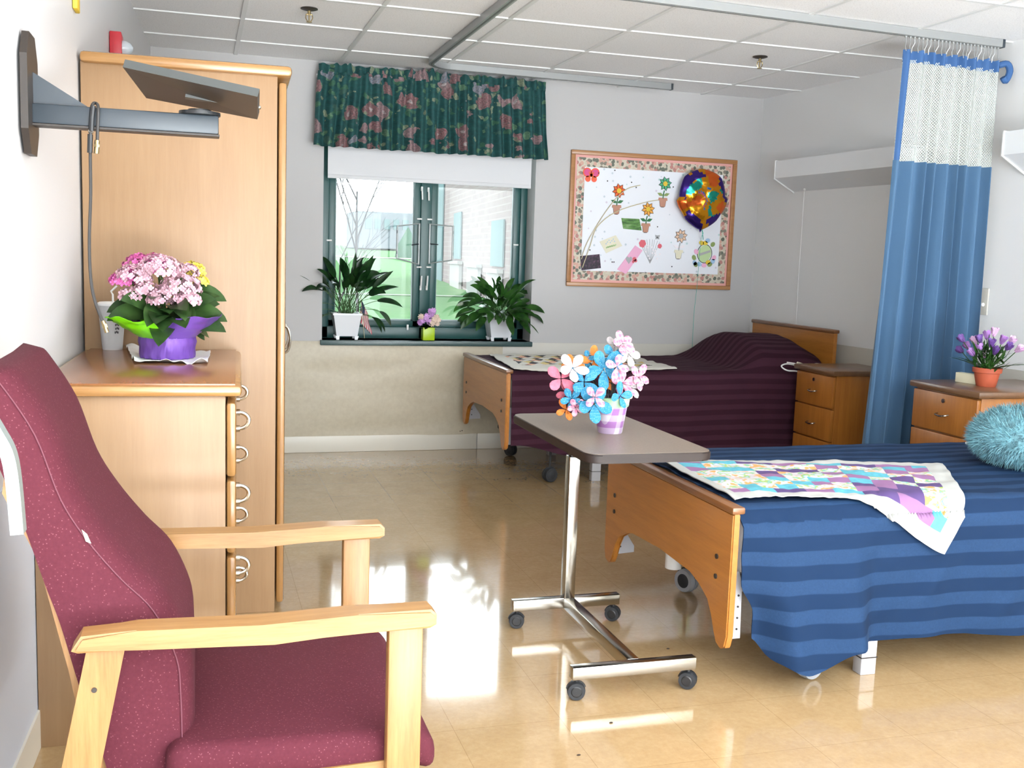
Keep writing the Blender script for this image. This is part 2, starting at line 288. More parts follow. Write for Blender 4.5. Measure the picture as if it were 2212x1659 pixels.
def spline(P, k, closed=False):
    out = []; N = len(P)
    for i in range(N if closed else N-1):
        p0 = P[(i-1) % N] if closed or i else P[0]; p1 = P[i]; p2 = P[(i+1) % N]; p3 = P[(i+2) % N] if closed or i+2 < N else P[-1]
        for j in range(k):
            t = j/k; out.append(.5*((2*p1)+(-p0+p2)*t+(2*p0-5*p1+4*p2-p3)*t*t+(-p0+3*p1-3*p2+p3)*t**3))
    if not closed: out.append(P[-1])
    return out
def lathe(bm, prof, c=(0, 0, 0), n=32, cap0=True, cap1=False, wob=None):
    rings = []
    for r, z in prof: rings.append([bm.verts.new((c[0]+(r+(wob(i/n, z) if wob else 0))*math.cos(2*PI*i/n), c[1]+(r+(wob(i/n, z) if wob else 0))*math.sin(2*PI*i/n), c[2]+z)) for i in range(n)])
    for A, B in zip(rings, rings[1:]):
        for i in range(n): bm.faces.new((A[i], A[(i+1) % n], B[(i+1) % n], B[i]))
    if cap0: bm.faces.new(rings[0][::-1])
    if cap1: bm.faces.new(rings[-1])
def prism(bm, poly, o, u, v, d, mi=0):
    """extrude a 2D outline (u,v axes) by the vector d"""
    o, u, v, d = Vector(o), Vector(u), Vector(v), Vector(d)
    A = [bm.verts.new(o+u*p[0]+v*p[1]) for p in poly]; B = [bm.verts.new(x.co+d) for x in A]; n = len(poly)
    fs = [bm.faces.new(A[::-1]), bm.faces.new(B)]
    for i in range(n): fs.append(bm.faces.new((A[i], A[(i+1) % n], B[(i+1) % n], B[i])))
    for f in fs: f.material_index = mi
    return fs
def ball(bm, c, r, seg=14, rings=8, rot=None):
    rr = bmesh.ops.create_uvsphere(bm, u_segments=seg, v_segments=rings, radius=1); vs = rr['verts']
    bmesh.ops.scale(bm, vec=(r if isinstance(r, (tuple, Vector)) else (r, r, r)), verts=vs)
    if rot is not None: bmesh.ops.rotate(bm, cent=(0, 0, 0), matrix=rot, verts=vs)
    bmesh.ops.translate(bm, vec=c, verts=vs); return vs
def sheet(fn, nu, nv, uvs=None, thick=0, mif=None):
    """surface fn(i/nu, j/nv) -> point, uv from uvs"""
    bm = bmesh.new(); uvl = bm.loops.layers.uv.new('uv'); G = [[bm.verts.new(fn(i/nu, j/nv)) for j in range(nv+1)] for i in range(nu+1)]
    for i in range(nu):
        for j in range(nv):
            f = bm.faces.new((G[i][j], G[i+1][j], G[i+1][j+1], G[i][j+1])); f.smooth = True
            if mif: f.material_index = mif((i+.5)/nu, (j+.5)/nv)
            for lp, (a, b) in zip(f.loops, ((i, j), (i+1, j), (i+1, j+1), (i, j+1))): lp[uvl].uv = uvs(a/nu, b/nv) if uvs else (a/nu, b/nv)
    if thick:
        bmesh.ops.recalc_face_normals(bm, faces=bm.faces); bmesh.ops.solidify(bm, geom=list(bm.faces), thickness=thick)
    return bm
def props(o, label=None, cat=None, group=None, kind=None):
    if label: o['label'] = label
    if cat: o['category'] = cat
    if group: o['group'] = group
    if kind: o['kind'] = kind
    return o
def obj(name, bm, mats, parent=None, smooth=True, label=None, cat=None, group=None, kind=None, angle=.6, recalc=True):
    if recalc: bmesh.ops.recalc_face_normals(bm, faces=bm.faces)
    me = bpy.data.meshes.new(name); bm.to_mesh(me); bm.free()
    for m in (mats if isinstance(mats, (list, tuple)) else [mats]): me.materials.append(M[m] if isinstance(m, str) else m)
    if smooth:
        me.shade_smooth()
        try: me.set_sharp_from_angle(angle=angle)
        except Exception: pass
    o = bpy.data.objects.new(name, me); COL.objects.link(o)
    if parent is not None: o.parent = parent
    return props(o, label, cat, group, kind)
def thing(name, label, cat, loc=(0, 0, 0), rz=0, group=None):
    o = bpy.data.objects.new(name, None); COL.objects.link(o); o.location = loc; o.rotation_euler = (0, 0, rz); o.empty_display_size = .05
    return props(o, label, cat, group)
def B(): return bmesh.new()
def struct(name, bm, m, parent=None, **k):
    return obj(name, bm, m, parent, kind=None if parent else 'structure', **k)
def mb(fn, *a, **k):
    bm = B(); fn(bm, *a, **k); return bm
def nz(x, y=0, z=0): return noise.noise(Vector((x, y, z)))
def ss(a, b, x):
    t = max(0, min(1, (x-a)/(b-a))); return t*t*(3-2*t)
def copy_tree(o, parent=None):
    c = o.copy(); COL.objects.link(c)
    if parent: c.parent = parent
    for ch in list(o.children): copy_tree(ch, c)
    return c
# ================================================================ ROOM SHELL
H = 2.407; YB = 0.0; YF = -11.5
LW = lambda y: 0.0 + .036*y          # left wall x at depth y
RW = lambda y: 4.0 - .052*y          # right wall x at depth y
bm = B(); box2(bm, (LW(YF)-.2, YF-.2, -.1), (RW(YF)+.2, .3, 0)); struct('floor', bm, 'floor', smooth=False)
bm = B(); box2(bm, (LW(YF)-.2, YF-.2, H), (RW(YF)+.2, .3, H+.08)); struct('ceiling', bm, 'ceil', smooth=False)
bm = B()
for i in range(1, 9):
    x = .4773+.61*(i-1); box2(bm, (x-.011, YF, H-.006), (x+.011, 0, H+.001))
for i in range(1, 15):
    y = -.424-.5825*(i-1)
    if y > YF: box2(bm, (LW(y), y-.011, H-.0065), (RW(y), y+.011, H+.001))
struct('trim_1', bm, 'tbar', smooth=False)
WL, WR, WB, WT = 1.001, 2.3685, .715, 2.06
bm = B()
for a, b in (((-.3, 0, 0), (WL, .28, H)), ((WR, 0, 0), (4.3, .28, H)), ((WL, 0, 0), (WR, .28, WB)), ((WL, 0, WT), (WR, .28, H))): box2(bm, a, b)
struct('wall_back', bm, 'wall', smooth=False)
prismw = lambda xf0, xf1, s, z0, z1: [(xf0, YF), (xf1, .0), (xf1+s, .0), (xf0+s, YF)]
def slab(name, f, s, z0, z1, m, y0=YF, y1=0.0):
    bm = B(); prism(bm, [(f(y0), y0), (f(y1), y1), (f(y1)+s, y1), (f(y0)+s, y0)], (0, 0, z0), (1, 0, 0), (0, 1, 0), (0, 0, z1-z0)); return struct(name, bm, m, smooth=False)
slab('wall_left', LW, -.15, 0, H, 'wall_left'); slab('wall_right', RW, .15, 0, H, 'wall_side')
bm = B(); box2(bm, (LW(YF)-.15, YF-.15, 0), (RW(YF)+.15, YF, H)); struct('wall_front', bm, 'wall', smooth=False)
bm = B()
for a, b in (((.68, YF, .04), (.75, YF+.05, 2.07)), ((3.75, YF, .04), (3.82, YF+.05, 2.07)), ((.68, YF, 2.0), (3.82, YF+.05, 2.07)), ((.68, YF, .0), (3.82, YF+.05, .09)), ((2.22, YF, .04), (2.28, YF+.05, 2.04))): box2(bm, a, b)
struct('fill_light_frame', bm, 'tbar', smooth=False)  # invented frame added around the rear fill light, out of view
# wall guards (vinyl wainscot) and baseboards
zr = .7075
def guard(u, v):
    x = .02+u*2.16; z = .10+v*(zr-.10); return (x, -.006-.011*abs(nz(x*1.3+3, z*5+x*.8))-.004*abs(nz(x*3, z*13, 2)), z)
bm = sheet(guard, 80, 24, thick=0); struct('trim_2', bm, 'vinyl')
bm = B(); box2(bm, (2.18, -.007, .10), (3.99, 0, zr), .002); struct('trim_3', bm, 'vinyl_grey')
bm = B(); box2(bm, (0, -.012, 0), (2.02, 0, .105), .004); box2(bm, (2.024, -.012, 0), (3.98, 0, .105), .004); struct('baseboard_back', bm, 'basewhite')
slab('trim_4', lambda y: RW(y)-.008, .008, .1, .80, 'vinyl_grey'); slab('baseboard_right', lambda y: RW(y)-.012, .012, 0, .1, 'basewhite')
slab('shade_panel_left', LW, .006, .1, .74, 'shade_blue', YF, -3.4); slab('baseboard_left', LW, .012, 0, .1, 'basewhite')  # first slab: tinted panel painting shade on plain lower wall, no guard there
bm = B()
for px, py in ((997, 744), (998, 930), (994, 931)): p = at(px, py, y=-.012); ball(bm, p, .005, 8, 5)
struct('trim_6', bm, 'chrome')
# ================================================================ WINDOW
win = thing('window_1', None, None); win['kind'] = 'structure'
YW = .19
bm = B()   # outer frame
box2(bm, (WL, YW-.03, WB), (WL+.055, YW+.05, WT), .004); box2(bm, (WR-.045, YW-.03, WB), (WR, YW+.05, WT), .004)
box2(bm, (WL, YW-.03, WB), (WR, YW+.05, WB+.075), .004); box2(bm, (WL, YW-.03, WT-.05), (WR, YW+.05, WT), .004)
XM = (at(917, 550, y=YW)).x
box2(bm, (XM-.035, YW-.03, WB), (XM+.035, YW+.05, WT), .004)
obj('window_frame', bm, 'wframe', win)
zg0 = at(900, 692, y=YW).z
for k, (xa, xb) in enumerate(((WL+.055, XM-.035), (XM+.035, WR-.045))):
    bm = B(); w_ = .042
    box2(bm, (xa, YW-.02, WB+.075), (xa+w_, YW+.03, WT-.05), .004); box2(bm, (xb-w_, YW-.02, WB+.075), (xb, YW+.03, WT-.05), .004)
    box2(bm, (xa, YW-.02, WB+.075), (xb, YW+.03, zg0), .004); box2(bm, (xa, YW-.02, WT-.1), (xb, YW+.03, WT-.05), .004)
    s = obj('window_sash', bm, 'wframe', win)
    bm = B()
    for a, b in (((xa+w_, YW+.0, zg0), (xa+w_+.007, YW+.012, WT-.1)), ((xb-w_-.007, YW, zg0), (xb-w_, YW+.012, WT-.1)), ((xa+w_, YW, zg0), (xb-w_, YW+.012, zg0+.007))): box2(bm, a, b)
    obj('window_gasket', bm, 'wtrim', s, smooth=False)
    bm = B(); box2(bm, (xa+w_, YW+.008, zg0), (xb-w_, YW+.012, WT-.1)); obj('window_pane', bm, 'glass', s, smooth=False)
def lever(px, py, dz):
    p = at(px, py, y=YW-.03); bm = B(); box(bm, (p.x, p.y-.006, p.z), (.014, .012, .03), .003); tube(bm, [(p.x, p.y-.012, p.z), (p.x, p.y-.022, p.z+dz*.3), (p.x+.002, p.y-.024, p.z+dz)], .0055, 8)
    obj('window_handle', bm, 'white', win)
for a in ((911, 408, -.07), (925, 410, -.07), (908, 622, .08), (921, 622, .08)): lever(*a)
for px, py in ((906, 473), (928, 474), (905, 577), (926, 577), (711, 519), (1114, 529)):
    p = at(px, py, y=YW-.03); bm = B(); box(bm, (p.x, p.y-.004, p.z), (.034, .008, .010), .002); obj('window_catch', bm, 'white', win)
p = at(880, 707, y=YW-.035); bm = B(); box(bm, (p.x, p.y-.005, p.z), (.014, .012, .036), .003); obj('window_catch', bm, 'white', win)
# two small hinged hatches swung into the room
for A, Bq in ((((905, 483), (905, 571)), ((858, 488), (858, 558))), (((928, 484), (928, 569)), ((978, 489), (978, 562)))):
    ys = -.02
    p0, p1 = at(*A[0], y=YW-.035), at(*A[1], y=YW-.035); p0.x = p1.x = (p0.x+p1.x)/2
    q0, q1 = at(*Bq[0], y=YW-.14), at(*Bq[1], y=YW-.14); q0.x = q1.x = (q0.x+q1.x)/2
    h = thing('window_hatch', 'small grey metal hatch frame swung open on the '+('left' if A[0][0] < 915 else 'right')+' side of the window mullion', 'window hatch', p0)
    bm = B(); P = [p0-p0, q0-p0, q1-p0, p1-p0]; tube(bm, P, .0075, 6, True); obj('hatch_frame', bm, 'trackgrey', h)
    bm = B(); m = (P[0]+P[3])/2; tube(bm, [m, m+(P[1]-P[0])*.35+Vector((0, -.01, 0))], .004, 6); obj('hatch_latch', bm, 'armgrey', h)
    for k in (.18, .82): bm = B(); c = P[1].lerp(P[2], k); box(bm, c, (.009, .012, .022), .002); obj('hatch_hinge', bm, 'armgrey', h)
bm = B(); box2(bm, (WL-.012, -.03, WB-.032), (WR+.01, YW-.03, WB), .004); struct('trim_7', bm, 'sill')
# roller blind
bl = thing('roller_blind', 'white roller blind pulled a little way down behind the floral valance', 'blind', (0, 0, 0))
pa, pb = at(708, 380, y=.03), at(1147, 396, y=.03)
bm = B(); box2(bm, (pa.x, .03, pa.z+.01), (pb.x, .032, WT)); obj('blind_cloth', bm, 'blind', bl, smooth=False)
bm = B(); box2(bm, (pa.x, .027, pa.z-.012), (pb.x, .035, pa.z+.012), .003); obj('hem_bar', bm, 'blind', bl)
bm = B(); cyl(bm, (pa.x, .04, WT-.03), (pb.x, .04, WT-.03), .024); obj('roller', bm, 'white', bl)
# valance
va = thing('floral_valance', 'gathered teal floral valance with pink blooms hung over the window', 'valance', (0, 0, 0))
x0, x1, zt = .955, 2.385, 2.335
def valf(u, v):
    x = x0+(x1-x0)*u; k = (1-v)
    a = x*92+2.6*nz(x*6); amp = .014+.016*k
    z = zt-k*.44 + (.012*nz(x*30, 3) if v > .98 else 0) + .006*nz(x*9, 7)*(k)
    xx = x+(u-.5)*.06*k+.008*nz(x*12, z*4)
    return (xx, -.085-amp*math.sin(a+k*1.2*nz(x*4, 2))-.01*nz(x*25, z*6)-.012*k, z)
obj('valance_cloth', sheet(valf, 420, 22, uvs=lambda u, v: (u*1.75, v*.5), thick=.002), 'valance', va)
def rod(u, v):
    x = x0+(x1-x0)*u; z = zt-.012+.055*v; a = x*85+2*nz(x*9)
    return (x, -.088-.017*math.sin(a)-.005*nz(x*40, v*3), z+(.045*abs(nz(x*24, 5))*v if v > .5 else 0))
obj('valance_heading', sheet(rod, 420, 5, uvs=lambda u, v: (u*1.75+.3, v*.05+.6), thick=.002), 'valance', va)
bm = B(); cyl(bm, (x0-.01, -.055, zt-.02), (x1+.01, -.055, zt-.02), .007); cyl(bm, (x0, -.055, zt-.02), (x0, 0, zt-.02), .006); cyl(bm, (x1, -.055, zt-.02), (x1, 0, zt-.02), .006); obj('valance_rod', bm, 'white', va)
# ================================================================ OUTDOORS
G0 = -.15
gz = lambda y: G0+max(0, y-26)*.019
bm = sheet(lambda u, v: (-60+140*u, .5+140*v, gz(.5+140*v)), 20, 80); struct('lawn', bm, 'lawn', label='green lawn outside the window')
for yy, wd_ in ((74, 2.4), (27, .25)):
    bm = sheet(lambda u, v: (-60+140*u, yy+wd_*v, gz(yy+wd_*v)+.03), 4, 2, thick=.01); struct('path', bm, 'path')
# brick wing on the right
wg = thing('brick_building', 'pale brick building wing with tall teal windows seen through the right pane', 'building', (0, 0, 0))
A0 = Vector((11.0, 42, 0)); A1 = Vector((8.2, 16, 0)); dr = (A1-A0).normalized(); nrm = Vector((dr.y, -dr.x, 0))
if nrm.x > 0: nrm = -nrm
ln = (A1-A0).length
bm = B(); prism(bm, [(0, 0), (ln, 0), (ln, 9), (0, 9)], A0+Vector((0, 0, G0-.5)), dr, (0, 0, 1), -nrm*8); obj('brick_wall', bm, 'brick', wg, smooth=False)
def hit(px):
    v = rt*((px-W/2)/F)+fw; den = v.x*dr.y-v.y*dr.x; d0 = A0-CAM; s = (d0.x*dr.y-d0.y*dr.x)/den; P = CAM+v*s; return (P.xy-A0.xy).dot(dr.xy)
for pa_, pb_, z0, z1 in ((941, 951, .0, 4.6), (975, 990, 1.1, 2.9), (1056, 1082, .95, 2.35)):
    s0, s1 = sorted((hit(pa_), hit(pb_))); o_ = A0+dr*s0+nrm*.03
    bm = B(); prism(bm, [(0, z0), (s1-s0, z0), (s1-s0, z1), (0, z1)], o_, dr, (0, 0, 1), nrm*.05); f = obj('building_window', bm, 'tealglass', wg, smooth=False)
for pa_, pb_, z0, z1 in ((973, 993, G0, .9), (1010, 1034, G0, .85), (1052, 1080, G0, .75)):
    s0, s1 = sorted((hit(pa_), hit(pb_))); o_ = A0+dr*s0+nrm*.03
    bm = B(); prism(bm, [(0, z0), (s1-s0, z0), (s1-s0, z1), (0, z1)], o_, dr, (0, 0, 1), nrm*.12); obj('stone_panel', bm, 'stone', wg, smooth=False)
    bm = B(); prism(bm, [(-.1, z1), (s1-s0+.1, z1), (s1-s0+.1, z1+.12), (-.1, z1+.12)], o_, dr, (0, 0, 1), nrm*.2); obj('stone_ledge', bm, 'stone', wg, smooth=False)
fb = thing('far_building', 'faint grey low building beyond the lawn behind the bare tree', 'building', (0, 0, 0))
p = at(770, 455, y=110); q = at(870, 520, y=110)
bm = B(); box2(bm, (p.x, 110, q.z-1), (q.x+2, 118, p.z), .1); obj('building_wall', bm, 'farwall', fb, smooth=False)
for i in range(5):
    bm = B(); xx = p.x+1+i*(q.x-p.x)/5; box2(bm, (xx, 109.9, q.z+1.2), (xx+(q.x-p.x)/8, 110, p.z-.8)); obj('building_window', bm, 'tealglass', fb, smooth=False)
p = at(883, 440, y=80); q = at(883, 505, y=80)
bm = B(); lathe(bm, [(1.1, 0), (.9, 1), (.6, (p.z-q.z)*.6), (.05, p.z-q.z)], (p.x, 80, gz(80)), 12); obj('conifer_tree', bm, 'conifer', None, label='small blurry conifer standing left of the window mullion beyond the lawn', cat='tree')
# bare tree
def tree(name, base, h, label, seedv, r0=.07, lev=3):
    rnd = random.Random(seedv); bm = B()
    def br_(p, d, l, r, n):
        q = p+d*l*.5+Vector((rnd.uniform(-.05, .05), rnd.uniform(-.05, .05), 0))*l; e = q+(d+Vector((0, 0, .1))).normalized()*l*.5
        tube(bm, [p, q, e], r, 5, rs=[r, r*.8, r*.55])
        if n:
            for k in range(4):
                a = rnd.uniform(0, 2*PI); dd = (d+Vector((math.cos(a), math.sin(a), .25))*rnd.uniform(.4, .75)).normalized(); br_(q.lerp(e, rnd.random()), dd, l*rnd.uniform(.5, .72), r*.5, n-1)
    br_(Vector(base), Vector((0, 0, 1)), h, r0, lev); return obj(name, bm, 'bark', None, label=label, cat='tree')
p = at(775, 565, y=14.5); tree('bare_tree', (p.x, 14.5, G0), 2.6, 'slender bare tree on the lawn outside the left pane', 4, .035)
p = at(735, 560, y=9); tree('bare_shrub', (p.x, 9, G0), 1.3, 'leafless twiggy shrub close to the left edge of the window', 9, .02)
# ================================================================ CEILING FITTINGS
def rail(bm, pts, w=.032, h=.022):
    n = len(pts); R_ = []
    for i, p in enumerate(pts):
        p = Vector(p); d = (Vector(pts[min(i+1, n-1)])-Vector(pts[max(i-1, 0)])).normalized(); s_ = Vector((d.y, -d.x, 0))
        R_.append([bm.verts.new(p+s_*a+Vector((0, 0, b))) for a, b in ((-w/2, 0), (w/2, 0), (w/2, h), (-w/2, h))])
    for a, b in zip(R_, R_[1:]):
        for k in range(4): bm.faces.new((a[k], a[(k+1) % 4], b[(k+1) % 4], b[k]))
    bm.faces.new(R_[0][::-1]); bm.faces.new(R_[-1])
ZT = H-.038
def arc(cx, cy, r, a0, a1, n=10): return [(cx+r*math.cos(a0+(a1-a0)*i/n), cy+r*math.sin(a0+(a1-a0)*i/n), ZT) for i in range(n+1)]
e0 = at(2160, 103, z=ZT); e1 = at(1375, 2, z=ZT); c1 = at(946, 133, z=ZT); e2 = at(1447, 194, z=ZT); xl = 1.565
pts = [tuple(e0), tuple(e0.lerp(e1, .5)), tuple(e1)]
pts += arc(xl+.2, e1.y+.2, .2, -PI/2-.02, -PI, 10) + arc(c1.x+.14, -.46, .16, PI, PI/2, 12) + [tuple(e2)]
tr_ = thing('curtain_track', 'grey U-shaped curtain track fixed under the ceiling around the far bed', 'curtain track')
obj('rail', mb(rail, pts, .034, .036), 'greymetal', tr_, smooth=False)
bm = B(); rail(bm, [(a, b, c-.002) for a, b, c in pts], .010, .004); obj('rail_slot', bm, 'trackdark', tr_, smooth=False)
for nm, e, d in (('end_cap', e0, 1), ('end_cap', e2, 1)): bm = B(); box(bm, (e.x+.008, e.y, e.z+.018), (.016, .038, .04), .003); obj(nm, bm, 'armgrey', tr_)
def sprinkler(px, py, label):
    p = at(px, py, z=H); t_ = thing('sprinkler', label, 'sprinkler', (p.x, p.y, H), 0, 'ceiling sprinklers')
    obj('escutcheon', mb(lathe, [(.04, 0), (.041, -.004), (.03, -.008), (.012, -.012)], (0, 0, 0), 24, True, True), 'armdark', t_)
    bm = B(); cyl(bm, (0, 0, -.01), (0, 0, -.03), .008); tube(bm, [(.013, 0, -.026), (.016, 0, -.045), (.006, 0, -.062)], .0025, 6, sub=4); tube(bm, [(-.013, 0, -.026), (-.016, 0, -.045), (-.006, 0, -.062)], .0025, 6, sub=4); cyl(bm, (0, 0, -.03), (0, 0, -.06), .0035); box(bm, (0, 0, -.028), (.03, .008, .006), .002)
    obj('sprinkler_body', bm, 'brass', t_)
    obj('deflector', mb(lathe, [(.001, -.062), (.014, -.063), (.014, -.065), (.001, -.067)], (0, 0, 0), 20), 'brass', t_)
sprinkler(668, 18, 'pendant fire sprinkler in the ceiling tile above the wardrobe and window'); sprinkler(1642, 122, 'pendant fire sprinkler in the ceiling tile near the right wall corner')
# ================================================================ PLANT HELPERS
def leaf(bm, base, az, el, ln, wd, droop, roll=0, n=7, fold=.12, face=None):
    p = Vector(base); d = Vector((math.cos(az)*math.cos(el), math.sin(az)*math.cos(el), math.sin(el))); rows = []
    for i in range(n+1):
        t_ = i/n; w_ = wd*math.sin(PI*min(1, .06+t_*.94))**.75*(1-.35*t_) if i < n else .0008
        s_ = Vector((-math.sin(az), math.cos(az), 0)); s_.rotate(Matrix.Rotation(roll, 3, d)) if roll else None
        if face is not None: s_ = d.cross(face).normalized()
        nn = s_.cross(d).normalized(); rows.append((bm.verts.new(p-s_*w_/2-nn*w_*fold*-1), bm.verts.new(p), bm.verts.new(p+s_*w_/2+nn*w_*fold)))
        p = p+d*ln/n; d = (d+Vector((0, 0, -droop/n))).normalized()
    for a, b in zip(rows, rows[1:]):
        bm.faces.new((a[0], a[1], b[1], b[0])); bm.faces.new((a[1], a[2], b[2], b[1]))
    return p
def finish_leaf(bm): bmesh.ops.solidify(bm, geom=list(bm.faces), thickness=.0006)
def spray(bm, sb, o, az, el, sl, ll, lw, droop, rnd, sdroop=.5, sr=.0018):
    p = Vector(o); d = Vector((math.cos(az)*math.cos(el), math.sin(az)*math.cos(el), math.sin(el))); pts = [p.copy()]
    for i in range(5): p = p+d*sl/5; d = (d+Vector((0, 0, -sdroop/5))).normalized(); pts.append(p.copy())
    tube(sb, pts, sr, 5); leaf(bm, p, math.atan2(d.y, d.x), math.asin(max(-1, min(1, d.z))), ll, lw, droop, 0, face=Vector((rnd.uniform(-.35, .35), -rnd.uniform(.35, 1.1), rnd.uniform(.25, 1))))
def planter(name, label, px, leafspec, seedv, matl):
    rnd = random.Random(seedv); pc = at(px, 727, y=.075); t_ = thing(name, label, 'potted plant', (pc.x, .075, WB), 0)
    bm = B(); hh = .155; a, b = .066, .086
    V = [[bm.verts.new((sx*r, sy*r*.85, z)) for sx, sy in ((-1, -1), (1, -1), (1, 1), (-1, 1))] for r, z in ((a, .022), (b, hh), (b+.006, hh), (b+.006, hh+.012), (b-.006, hh+.012), (b-.01, hh-.01))]
    for A, C_ in zip(V, V[1:]):
        for k in range(4): bm.faces.new((A[k], A[(k+1) % 4], C_[(k+1) % 4], C_[k]))
    bm.faces.new(V[0][::-1]); bm.faces.new(V[-1])
    for sx in (-1, 1):
        for sy in (-1, 1): prism(bm, [(0, 0), (sx*.018, 0), (sx*.026, .024), (0, .024)], (sx*(a-.018), sy*(a*.85-.008), 0), (1, 0, 0), (0, 0, 1), (0, sy*.012, 0))
    obj('planter', bm, 'pot_white', t_, smooth=False)
    bm = B(); box(bm, (0, 0, hh), (.148, .12, .008)); obj('soil', bm, 'soil', t_)
    lb, sb = B(), B()
    for s_ in leafspec(rnd): spray(lb, sb, (rnd.uniform(-.04, .04), rnd.uniform(-.03, .03), hh), *s_, rnd)
    finish_leaf(lb)
    obj('foliage', lb, matl, t_); obj('stems', sb, 'stem', t_); return t_
def specA(rnd):   # tall, loose, leaning leaves
    out = []
    for az, el, sl, ll, lw, dr, sd in ((PI, .35, .17, .19, .055, 1.8, 1.0), (PI*.98, .6, .16, .17, .06, 1.6, 1.2), (PI*1.05, .75, .18, .15, .055, 1.3, .9), (PI, .15, .13, .15, .05, 1.6, .6),
        (PI*1.1, 1.0, .22, .16, .065, 1.0, .8), (PI*1.02, 1.15, .24, .16, .065, .8, .8), (PI*1.2, 1.25, .25, .15, .06, .7, .4), (PI*.8, 1.3, .26, .15, .06, .8, .4), (PI*1.4, 1.35, .23, .15, .06, 1.0, .4),
        (0, 1.2, .25, .17, .045, .1, .2), (PI*1.6, 1.42, .27, .13, .03, .0, .1), (-.3, 1.0, .22, .17, .045, .3, .3), (0, .85, .22, .18, .05, .5, .5), (-.2, .7, .2, .17, .045, .9, .6), (.1, .5, .22, .13, .035, 1.6, 1.0), (0, .3, .2, .12, .035, 2.0, .9), (-.1, .1, .15, .12, .03, 2.0, .5)):
        out.append((az+rnd.uniform(-.15, .15), el, sl, ll, lw, dr, sd))
    for i in range(28):
        a = rnd.uniform(PI*.9, 2.1*PI); out.append((a, rnd.uniform(.9, 1.4), rnd.uniform(.17, .26), rnd.uniform(.12, .17), rnd.uniform(.05, .07), rnd.uniform(.5, 1.3), rnd.uniform(.3, .7)))
    for i in range(6): out.append((rnd.uniform(0, 2*PI), rnd.uniform(1.0, 1.45), rnd.uniform(.12, .2), .08, .02, .6, .4))
    return out
def specB(rnd):   # dense bushy
    out = []
    for i in range(95):
        a = rnd.uniform(-.2, 2*PI); k = abs(math.cos(a)); el = rnd.uniform(.1, 1.35)
        out.append((a, el, rnd.uniform(.06, .17)*(1+.25*k), rnd.uniform(.10, .15), rnd.uniform(.046, .062), rnd.uniform(.7, 1.5), rnd.uniform(.2, .8)))
    for az, el, sl in ((0, .35, .19), (0.1, .6, .19), (PI, .45, .18), (PI*.97, .75, .18), (-.1, .15, .17), (PI*1.03, .2, .15), (-.5, 1.2, .19)): out.append((az, el, sl,   .15, .055, 1.0, .5))
    return out
def fix3(f):
    return lambda rnd: [(s[0], s[1], s[2], s[3], s[4], s[5]) + (s[6],) for s in f(rnd)]
def spray2(lb, sb, o, s_, rnd): spray(lb, sb, o, s_[0], s_[1], s_[2], s_[3], s_[4], s_[5], rnd, s_[6])
def planter2(*a):
    global spray; _s = spray
    def sp(lb, sb, o, az, el, sl, ll, lw, droop, sd, rnd, sr=.0018): _s(lb, sb, o, az, el, sl, ll, lw, droop, rnd, sd, sr)
    spray = sp; r = planter(*a); spray = _s; return r
planter2('potted_lily', 'tall drooping peace lily in a white square pot on the left of the window sill', 747, specA, 3, 'leaf')
planter2('potted_lily', 'compact bushy peace lily in a white square pot on the right of the window sill', 1077, specB, 5, 'leaf2')
# small flag behind the left pot
pf = at(795, 720, y=.12); t_ = thing('small_flag', 'small striped hand flag drooping beside the left potted lily', 'flag', (pf.x-.02, .135, WB))
bm = B(); tube(bm, [(0, 0, 0), (-.03, 0, .28)], .002, 6); obj('flag_stick', bm, 'straw', t_)
def flg(u, v): return (-.026+.012*u+.062*u*(.4+.6*(1-v))+.004*math.sin(v*9), .004*math.sin(u*8+v*3), .25-.15*(1-v)-.075*u)
obj('flag_cloth', sheet(flg, 26, 26, thick=.0006, mif=lambda u, v: 2 if (v > .52 and u < .5) else (1 if int(u*13) % 2 == 0 else 0)), ['white', 'red', 'navy'], t_)
# lime cube vase with flowers
def petalflower(bm, c, r, n, nrm=Vector((0, -1, .3)), w=.35, mi=0, cup=.2):
    a, b = frame_axes(nrm); nrm = nrm.normalized()
    for i in range(n):
        th = 2*PI*i/n; d = a*math.cos(th)+b*math.sin(th); s_ = a*-math.sin(th)+b*math.cos(th); c = Vector(c)
        v = [bm.verts.new(c+k*r*d+q*s_*r*w+nrm*cup*r*k*k) for k, q in ((.05, 0), (.5, -1), (.85, -.8), (1, 0), (.85, .8), (.5, 1))]
        f = bm.faces.new(v); f.material_index = mi
pc = at(924, 728, y=.05); t_ = thing('flower_cube', 'little lime green cube vase of lilac and cream flowers in the middle of the sill', 'vase of flowers', (pc.x, .05, WB))
bm = B(); box(bm, (0, 0, .042), (.078, .07, .084), .004); obj('vase', bm, 'lime', t_)
bm = B(); rnd = random.Random(2)
for i in range(26): leaf(bm, (0, 0, .08), rnd.uniform(0, 6.3), rnd.uniform(.1, .9), .07, .03, .8)
finish_leaf(bm); obj('foliage', bm, 'leaf', t_)
for nm, mt, pts_ in (('lilac_flower', 'lilac', [(-.045, -.03, .125), (-.02, -.035, .14), (.0, -.03, .12), (.01, -.01, .185), (.025, -.025, .19), (-.055, 0, .11), (.02, 0, .16), (-.015, -.02, .155)]), ('cream_flower', 'cream_petal', [(.02, -.04, .11), (.05, -.02, .15), (.06, -.02, .13), (.035, -.035, .135), (-.05, -.02, .15), (.055, -.01, .11)])):
    for p in pts_:
        bm = B()
        for k in range(3): petalflower(bm, Vector(p)+Vector((0, -.003*k, 0)), .024-.005*k, 9, Vector((rnd.uniform(-.6, .6), -1, rnd.uniform(.1, .8))), .22)
        obj(nm, bm, mt, t_, smooth=False)
